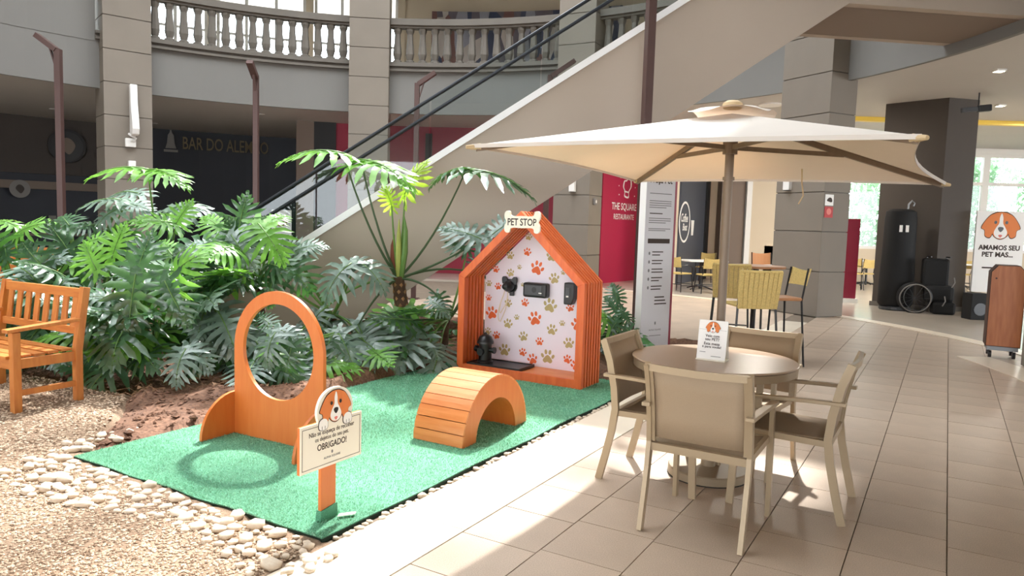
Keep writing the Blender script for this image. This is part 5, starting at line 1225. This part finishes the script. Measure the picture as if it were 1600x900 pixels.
# ================================================================== CAFE FURNITURE IN THE BACKGROUND
def rattan_chair(label, loc, rz, seat=0.45, bh=0.42, arms=True, w=0.23, m='rattan', seatm='rattan', group='cafe chairs in the background', name='cafe_chair', woven=False):
    t = thing(name, label, 'chair', loc, rz, group)
    for sx in (-1, 1):
        for sy_ in (-1, 1):
            b = MB(); b.tube([(sx*(w+0.03), sy_*0.24, 0), (sx*(w-0.01), sy_*0.19, seat-0.02)], 0.013, 6); b.build('leg', 'black', t)
        if arms:
            b = MB(); b.tube([(sx*w, -0.19, seat+0.20), (sx*(w+0.03), 0.0, seat+0.22), (sx*(w+0.03), 0.16, seat+0.16), (sx*(w), 0.20, seat)], 0.011, 6); b.build('arm', 'black', t, smooth=True)
        b = MB(); b.tube([(sx*(w-0.01), -0.19, seat-0.02), (sx*(w-0.01), -0.25, seat+bh)], 0.012, 6); b.build('back_post', 'black', t)
    b = MB()
    for sy_ in (-1, 1): b.bar((-w, sy_*0.215, seat*0.42), (w, sy_*0.215, seat*0.42), 0.016, 0.016)
    for sx in (-1, 1): b.bar((sx*w*1.05, -0.215, seat*0.36), (sx*w*1.05, 0.215, seat*0.36), 0.016, 0.016)
    b.build('footrest', 'black', t)
    b = MB(); b.box((0, 0, seat), (2*w, 0.42, 0.035)); b.build('seat', seatm, t, bevel=0.012)
    z0 = seat+0.02 if woven else seat+0.16
    if woven:
        for k in range(9):
            x = -w+0.012+(2*w-0.024)*k/8; b = MB(); b.cbar([(x*.92, -0.20-0.02*math.cos(x*5), z0-0.05), (x, -0.23-0.02*math.cos(x*5), (z0+seat+bh)/2), (x*1.03, -0.26-0.02*math.cos(x*5), seat+bh)], 2*w/8*0.9, 0.022, (0, 1, 0)); b.build('weave_strip', m, t, bevel=0.006)
        b = MB(); b.cbar([(-w*1.06, -0.265, seat+bh), (0, -0.285, seat+bh-0.004), (w*1.06, -0.265, seat+bh)], 0.04, 0.03, (0, 0, 1)); b.build('top_roll', m, t, bevel=0.01)
    else:
        b = MB(); vs = []; fs = []
        for j in range(2):
            for k in range(7):
                x = -w+2*w*k/6; zz = z0 if j == 0 else seat+bh-0.03*(1-(x/w)**2)
                for dy in (0, 0.02): vs.append((x, -0.215-0.05*j-0.04*(1-(x/w)**2)-dy, zz))
        for k in range(6):
            a = k*2; c_ = 14+k*2; fs += [(a, a+2, c_+2, c_), (a+1, c_+1, c_+3, a+3), (a, a+1, a+3, a+2), (c_, c_+2, c_+3, c_+1)]
        fs += [(0, 14, 15, 1), (12, 13, 27, 26)]
        b.add(vs, fs); b.build('backrest', m, t)
    return t
def cafe_table(label, loc, h, r, top, round_=True, name='cafe_table'):
    t = thing(name, label, 'table', loc, 0.3)
    b = MB()
    if round_: b.lathe([(r, h-0.03), (r, h)], 32)
    else: b.box((0, 0, h-0.015), (2*r, 1.5*r, 0.03))
    b.build('table_top', top, t, bevel=0.004)
    b = MB(); b.tube([(0, 0, 0.02), (0, 0, h-0.03)], 0.035, 10); b.build('column', 'black', t)
    for k in range(4):
        a = k*PI/2+0.4; b = MB(); b.tube([(0, 0, 0.12), (0.36*r/0.4*math.cos(a)*0.8, 0.36*r/0.4*math.sin(a)*0.8, 0.02)], 0.018, 6); b.build('foot', 'black', t)
FL = 0.004
g0 = G(1168, 525, 0)
rattan_chair('woven rattan bar chair with its back to the viewer behind the table set', (2.78, 8.55, 0), 0.1, 0.70, 0.40, False, 0.235, woven=True, name='bar_chair', group='rattan bar chairs')
rattan_chair('rattan bar chair seen from the side with a brown seat', (3.13, 8.62, 0), PI/2+0.15, 0.78, 0.36, False, 0.20, seatm='seatbrown', name='bar_chair', group='rattan bar chairs')
rattan_chair('rattan bar chair half hidden behind the parasol pole', (2.85, 9.55, 0), -0.3, 0.72, 0.40, False, 0.22, woven=True, name='bar_chair', group='rattan bar chairs')
cafe_table('round brown bar table behind the parasol pole', (3.22, 9.75, 0), 1.10, 0.38, 'seatbrown', name='bar_table')
q = G(1060, 455, FL); rattan_chair('cafe chair nearest the totem, partly hidden by it', (q.x, q.y, FL), -0.9)
q = G(1105, 458, FL); rattan_chair('cafe chair with a pale back in front of the slate panel', (q.x, q.y, FL), 0.15)
q = G(1112, 444, FL); rattan_chair('cafe chair beyond the first two, left of the parasol pole', (q.x, q.y+0.8, FL), 2.6)
q = G(1068, 450, FL); cafe_table('white cafe table in front of the slate panel', (q.x+0.35, q.y-0.3, FL), 0.76, 0.55, 'whitepaint', False)
q = Vector((6.3, 18.3, 0)); rattan_chair('brown-backed chair below the window left of the grey pillar', (q.x, q.y, FL), PI+0.2, 0.47, 0.55, True, 0.27, m='seatbrown', group='brown chairs below the window'); rattan_chair('second brown-backed chair right beside the grey pillar', (q.x+0.75, q.y+0.2, FL), PI-0.1, 0.47, 0.55, True, 0.27, m='seatbrown', group='brown chairs below the window')
cafe_table('round white table below the window left of the grey pillar', (6.2, 17.2, FL), 0.76, 0.45, 'whitepaint')
for i, (px, py, lab) in enumerate(((1345, 452, 'cafe chair in the bright gap beside the burgundy totem'), (1332, 452, 'cafe chair farthest back beside the burgundy totem'), (1490, 455, 'cafe chair between the dark pillar and the white notice board'), (1502, 452, 'cafe chair behind the white notice board'))):
    q = G(px, py, FL); rattan_chair(lab, (q.x, q.y, FL), (0.4, 2.8, -0.5, 2.4)[i])
q = G(1352, 446, FL); cafe_table('white table in the bright gap beside the burgundy totem', (q.x, q.y, FL), 0.76, 0.5, 'whitepaint')
q = G(1505, 452, FL); cafe_table('white table behind the white notice board', (q.x, q.y, FL), 0.76, 0.5, 'whitepaint')
for i, (x, y) in enumerate(((5.6, 16.6), (9.6, 18.6), (12.4, 17.2))):          # fill lamps added out of view to brighten the cafe
    t = thing('cafe_fill_lamp', 'round fill lamp added out of view over the cafe '+('by the slate panel', 'between the two pillars', 'beyond the dark pillar')[i], 'ceiling light', (x, y, ZC-0.03))
    b = MB(); b.lathe([(0.22, 0), (0.25, 0), (0.25, 0.03), (0.22, 0.03)], 20); b.build('bezel', 'whitepaint', t)
    b = MB(); b.lathe([(0.0, 0.006), (0.22, 0.006), (0.22, 0.028), (0.0, 0.028)], 20); b.build('lens', 'lampglow', t)
    ld = bpy.data.lights.new('cafe_fill', 'AREA'); ld.shape = 'DISK'; ld.size = 0.4; ld.energy = 90; ld.color = (1, 0.93, 0.82)
    lo = bpy.data.objects.new('fill_light', ld); COL.objects.link(lo); lo.parent = t; lo.location = (0, 0, -0.02)
# burgundy totem
q = G(1324, 472, FL); t = thing('burgundy_totem', 'slim glossy burgundy totem beside the grey pillar', 'totem', (q.x, q.y, FL), -0.2)
b = MB(); b.box((0, 0, 0.99), (0.30, 0.12, 1.80)); b.build('panel', 'burgundy', t, bevel=0.008)
b = MB(); b.box((0, 0, 0.045), (0.36, 0.3, 0.09)); b.build('foot', 'whitepaint', t)
# black covered bag and the wheelchair
q = Vector((8.02, 15.35, FL)); t = thing('covered_heater', 'tall black zipped cover with a hook and small white mark by the dark pillar', 'covered stand', q, -0.15)
b = MB(); rad = [(0.30, 0.08), (0.345, 0.14), (0.34, 0.6), (0.32, 1.2), (0.31, 1.9), (0.29, 2.04), (0.2, 2.09), (0.0, 2.10)]
b.lathe(rad, 18); b.v = [(x, y*0.75+0.0, z) for x, y, z in b.v]; b.build('cover', 'blackmatte', t, smooth=True)
b = MB(); b.tube([(0.12, 0, 2.08), (0.13, 0, 2.2), (0.19, 0, 2.27), (0.24, 0, 2.22), (0.22, 0, 2.16)], 0.018, 8); b.build('hook', 'metalgrey', t, smooth=True)
b = MB(); b.lathe([(0.29, 0), (0.31, 0.02), (0.31, 0.07), (0.2, 0.09)], 18); b.build('base', 'darkgrey', t)
for sx in (-1, 1): b = MB(); b.flat([(sx*.02-.02*(sx < 0), 1.62), (sx*.02+.06*sx-.02*(sx < 0), 1.62), (sx*.02+.06*sx-.02*(sx < 0), 1.76), (sx*.02-.02*(sx < 0), 1.76)], -0.245, 0.006); b.build('white_mark', 'dogwhite', t)
q = Vector((8.38, 14.95, FL)); t = thing('wheelchair', 'folded black wheelchair with a pale push ring in front of the dark pillar', 'wheelchair', q, -0.35)
def ringtube(c, R, r, axis, m, nm):
    b = MB(); pts = []
    for k in range(33):
        a = 2*PI*k/32
        pts.append(Vector(c)+(Vector((R*math.cos(a), 0, R*math.sin(a))) if axis == 'y' else Vector((0, R*math.cos(a), R*math.sin(a)))))
    b.tube(pts, r, 6, cap=False); return b.build(nm, m, t, smooth=True)
for yy in (-0.22, -0.05): ringtube((-0.18, yy, 0.30), 0.30, 0.018, 'y', 'black', 'tyre')
ringtube((-0.18, -0.26, 0.30), 0.28, 0.013, 'y', 'dimwhite', 'push_ring'); ringtube((-0.08, -0.0, 0.30), 0.27, 0.010, 'y', 'metalgrey', 'far_push_ring')
b = MB()
for k in range(12): a = 2*PI*k/12; b.bar((-0.18, -0.22, 0.30), (-0.18+0.29*math.cos(a), -0.22, 0.30+0.29*math.sin(a)), 0.005, 0.005, (0, 1, 0))
b.build('spokes', 'darkgrey', t)
b = MB(); b.box((0.18, 0.0, 0.80), (0.48, 0.22, 0.62)); b.build('folded_back', 'blackmatte', t, bevel=0.05)
b = MB(); b.box((0.26, -0.05, 0.40), (0.52, 0.34, 0.36)); b.build('seat_pack', 'blackmatte', t, bevel=0.08)
b = MB(); b.box((0.34, -0.12, 0.12), (0.42, 0.3, 0.24)); b.build('footrest', 'blackmatte', t, bevel=0.05)
for x, z in ((0.30, .17), (0.44, .55)): b = MB(); b.tube([(x, -0.29, z), (x+.05, -0.29, z+.1), (x+.03, -0.29, z+.2)], 0.012, 6); b.build('strap', 'dimwhite', t)
for sx in (0.02, 0.36): b = MB(); b.tube([(sx, 0, 1.0), (sx, 0.0, 1.14), (sx+.06, -.1, 1.14)], 0.014, 6); b.build('push_handle', 'black', t)
# white board with the dog, wooden trolley, loudspeaker
q = Vector((9.92, 15.1, FL)); t = thing('notice_board', 'white standing board with a large beagle face and bold lettering', 'sign board', q, -0.10)
b = MB(); b.box((0, 0, 1.27), (0.94, 0.05, 1.66)); b.build('board', 'dogwhite', t, bevel=0.003)
b = MB(); b.box((-0.08, 0.06, 0.22), (0.70, 0.30, 0.44)); b.build('plinth', 'beigewall', t)
dog(t, 0, 1.80, 0.56, -0.027)
text('AMAMOS SEU', 0.80, 0.105, 'ink', t, (0, -0.027, 1.36), bold=0.035); text('PET MAS...', 0.60, 0.105, 'ink', t, (-0.02, -0.027, 1.22), bold=0.035)
b = MB(); b.flat([(-.30, .93), (.30, .93), (.30, .96), (-.30, .96)], -0.026, 0.001); b.build('rule_line', 'ink', t)
b = MB(); b.flat(circle(0, .86, .014, .02, 8), -0.026, 0.001); b.build('bullet', 'ink', t)
for k in range(3): b = MB(); b.flat([(-.12, .74-.05*k), (.1, .74-.05*k), (.1, .755-.05*k), (-.12, .755-.05*k)], -0.026, 0.001); b.build('print_line', 'greyink', t)
q = Vector((6.42, 9.55, 0.0)); t = thing('wooden_trolley', 'tall wooden box with clipped top corners on castors', 'trolley', (q.x, q.y, 0.012), -0.50); w = 0.19; z0, z1 = 0.15, 1.20
b = MB(); b.prism([(-w, z0), (w, z0), (w, z1-.09), (w-.07, z1), (-w+.07, z1), (-w, z1-.09)], lambda p, q_, t_: (p, t_, q_), -0.20, 0.20); b.build('body', 'boxedge', t, bevel=0.004)
b = MB(); b.prism([(-w+.008, z0+.01), (w-.008, z0+.01), (w-.008, z1-.092), (w-.075, z1-.008), (-w+.075, z1-.008), (-w+.008, z1-.092)], lambda p, q_, t_: (p, t_, q_), -0.202, -0.212); b.build('front_panel', 'boxwood', t)
b = MB(); b.box((0, 0, 0.125), (0.34, 0.38, 0.05)); b.build('base_frame', 'metalgrey', t)
for sx in (-1, 1):
    for sy_ in (-1, 1):
        b = MB(); b.tube([(sx*.13-.018, sy_*.15, .045), (sx*.13+.018, sy_*.15, .045)], 0.045, 12); b.build('castor', 'black', t)
b = MB(); b.tube([(w, -.05, .78), (w+.035, -.05, .78), (w+.035, -.05, .88), (w, -.05, .88)], 0.012, 6); b.build('handle', 'black', t)
b = MB(); b.flat(circle(-.13, 1.03, .012, .012, 8), -0.212, 0.002); b.build('lock', 'boxedge', t)
q = G(1530, 500, FL); t = thing('floor_speaker', 'black box loudspeaker on the floor behind the wooden trolley', 'loudspeaker', (q.x, q.y+0.15, FL), 0.0)
b = MB(); b.box((0, 0, 0.25), (0.34, 0.30, 0.5)); b.build('cabinet', 'blackmatte', t, bevel=0.01)
b = MB(); b.flat(circle(0, 0.2, 0.12, 0.12, 18), -0.151, 0.006); b.build('cone', 'darkgrey', t)
# slatted bench behind the plants at far left
q = P(40, 400, 9.6); t = thing('slatted_bench', 'brown slatted bench back showing behind the plants at far left', 'bench', (q.x, q.y, soil_z(q.x, q.y)), -0.3)
for k in range(5): b = MB(); b.box((0, 0.03*k, 0.55+0.115*k), (1.3, 0.025, 0.085)); b.build('back_slat', 'teakx', t)
for k in range(4): b = MB(); b.box((0, -0.08-0.11*k, 0.44), (1.3, 0.09, 0.025)); b.build('seat_slat', 'teakx', t)
for sx in (-1, 1):
    b = MB(); b.bar((sx*.6, .0, 0), (sx*.6, .12, 1.08), .05, .05, (1, 0, 0)); b.build('back_post', 'teak', t)
    b = MB(); b.bar((sx*.6, -.42, 0), (sx*.6, -.42, .43), .05, .05, (1, 0, 0)); b.build('front_leg', 'teak', t)
    b = MB(); b.bar((sx*.6, -.42, .40), (sx*.6, .05, .40), .05, .05); b.build('side_rail', 'teak', t)
# ================================================================== TREES OUTSIDE THE WINDOWS
rv = random.Random(77)
def outside_tree(label, x, y, h, r, n=4200):
    t = thing('garden_tree', label, 'tree', (x, y, -0.06), 0, 'trees outside the windows')
    b = MB(); b.tube([(0, 0, 0), (0.05, 0, h*0.4), (0, 0.05, h*0.8)], [0.10, 0.08, 0.04], 8); b.build('trunk', 'outtrunk', t)
    b = MB()
    for i in range(n):
        a = rv.uniform(0, 2*PI); zz = rv.uniform(0.25, h); rr_ = r*math.sqrt(rv.random())*(1-0.25*abs(zz/h-0.5)); s = rv.uniform(0.06, 0.16)
        p = Vector((rr_*math.cos(a), rr_*math.sin(a), zz)); d = Vector((rv.gauss(0, 1), rv.gauss(0, 1), rv.gauss(0, 1))).normalized(); e_ = d.cross(Vector((0.3, 0.2, 1))).normalized()
        b.add([p, p+d*s+e_*s*.4, p+d*2*s, p+d*s-e_*s*.4], [(0, 1, 2, 3)])
    tag(b.build('foliage', 'outleaf', t, recalc=False), kind='stuff')
for i, (x, y, h, r, lab) in enumerate(((9.6, 26.0, 4.0, 1.9, 'leafy shrub outside the window left of the grey pillar'), (13.2, 26.4, 3.6, 1.5, 'leafy shrub outside the window beside the burgundy totem'), (16.2, 26.6, 4.4, 1.0, 'tall shrub outside the right window next to the dark pillar'), (19.9, 27.5, 4.4, 1.6, 'tree outside behind the white notice board'), (19.0, 31.5, 6.4, 1.9, 'palm-like tree outside the top of the right window'))):
    outside_tree(lab, x, y, h, r)
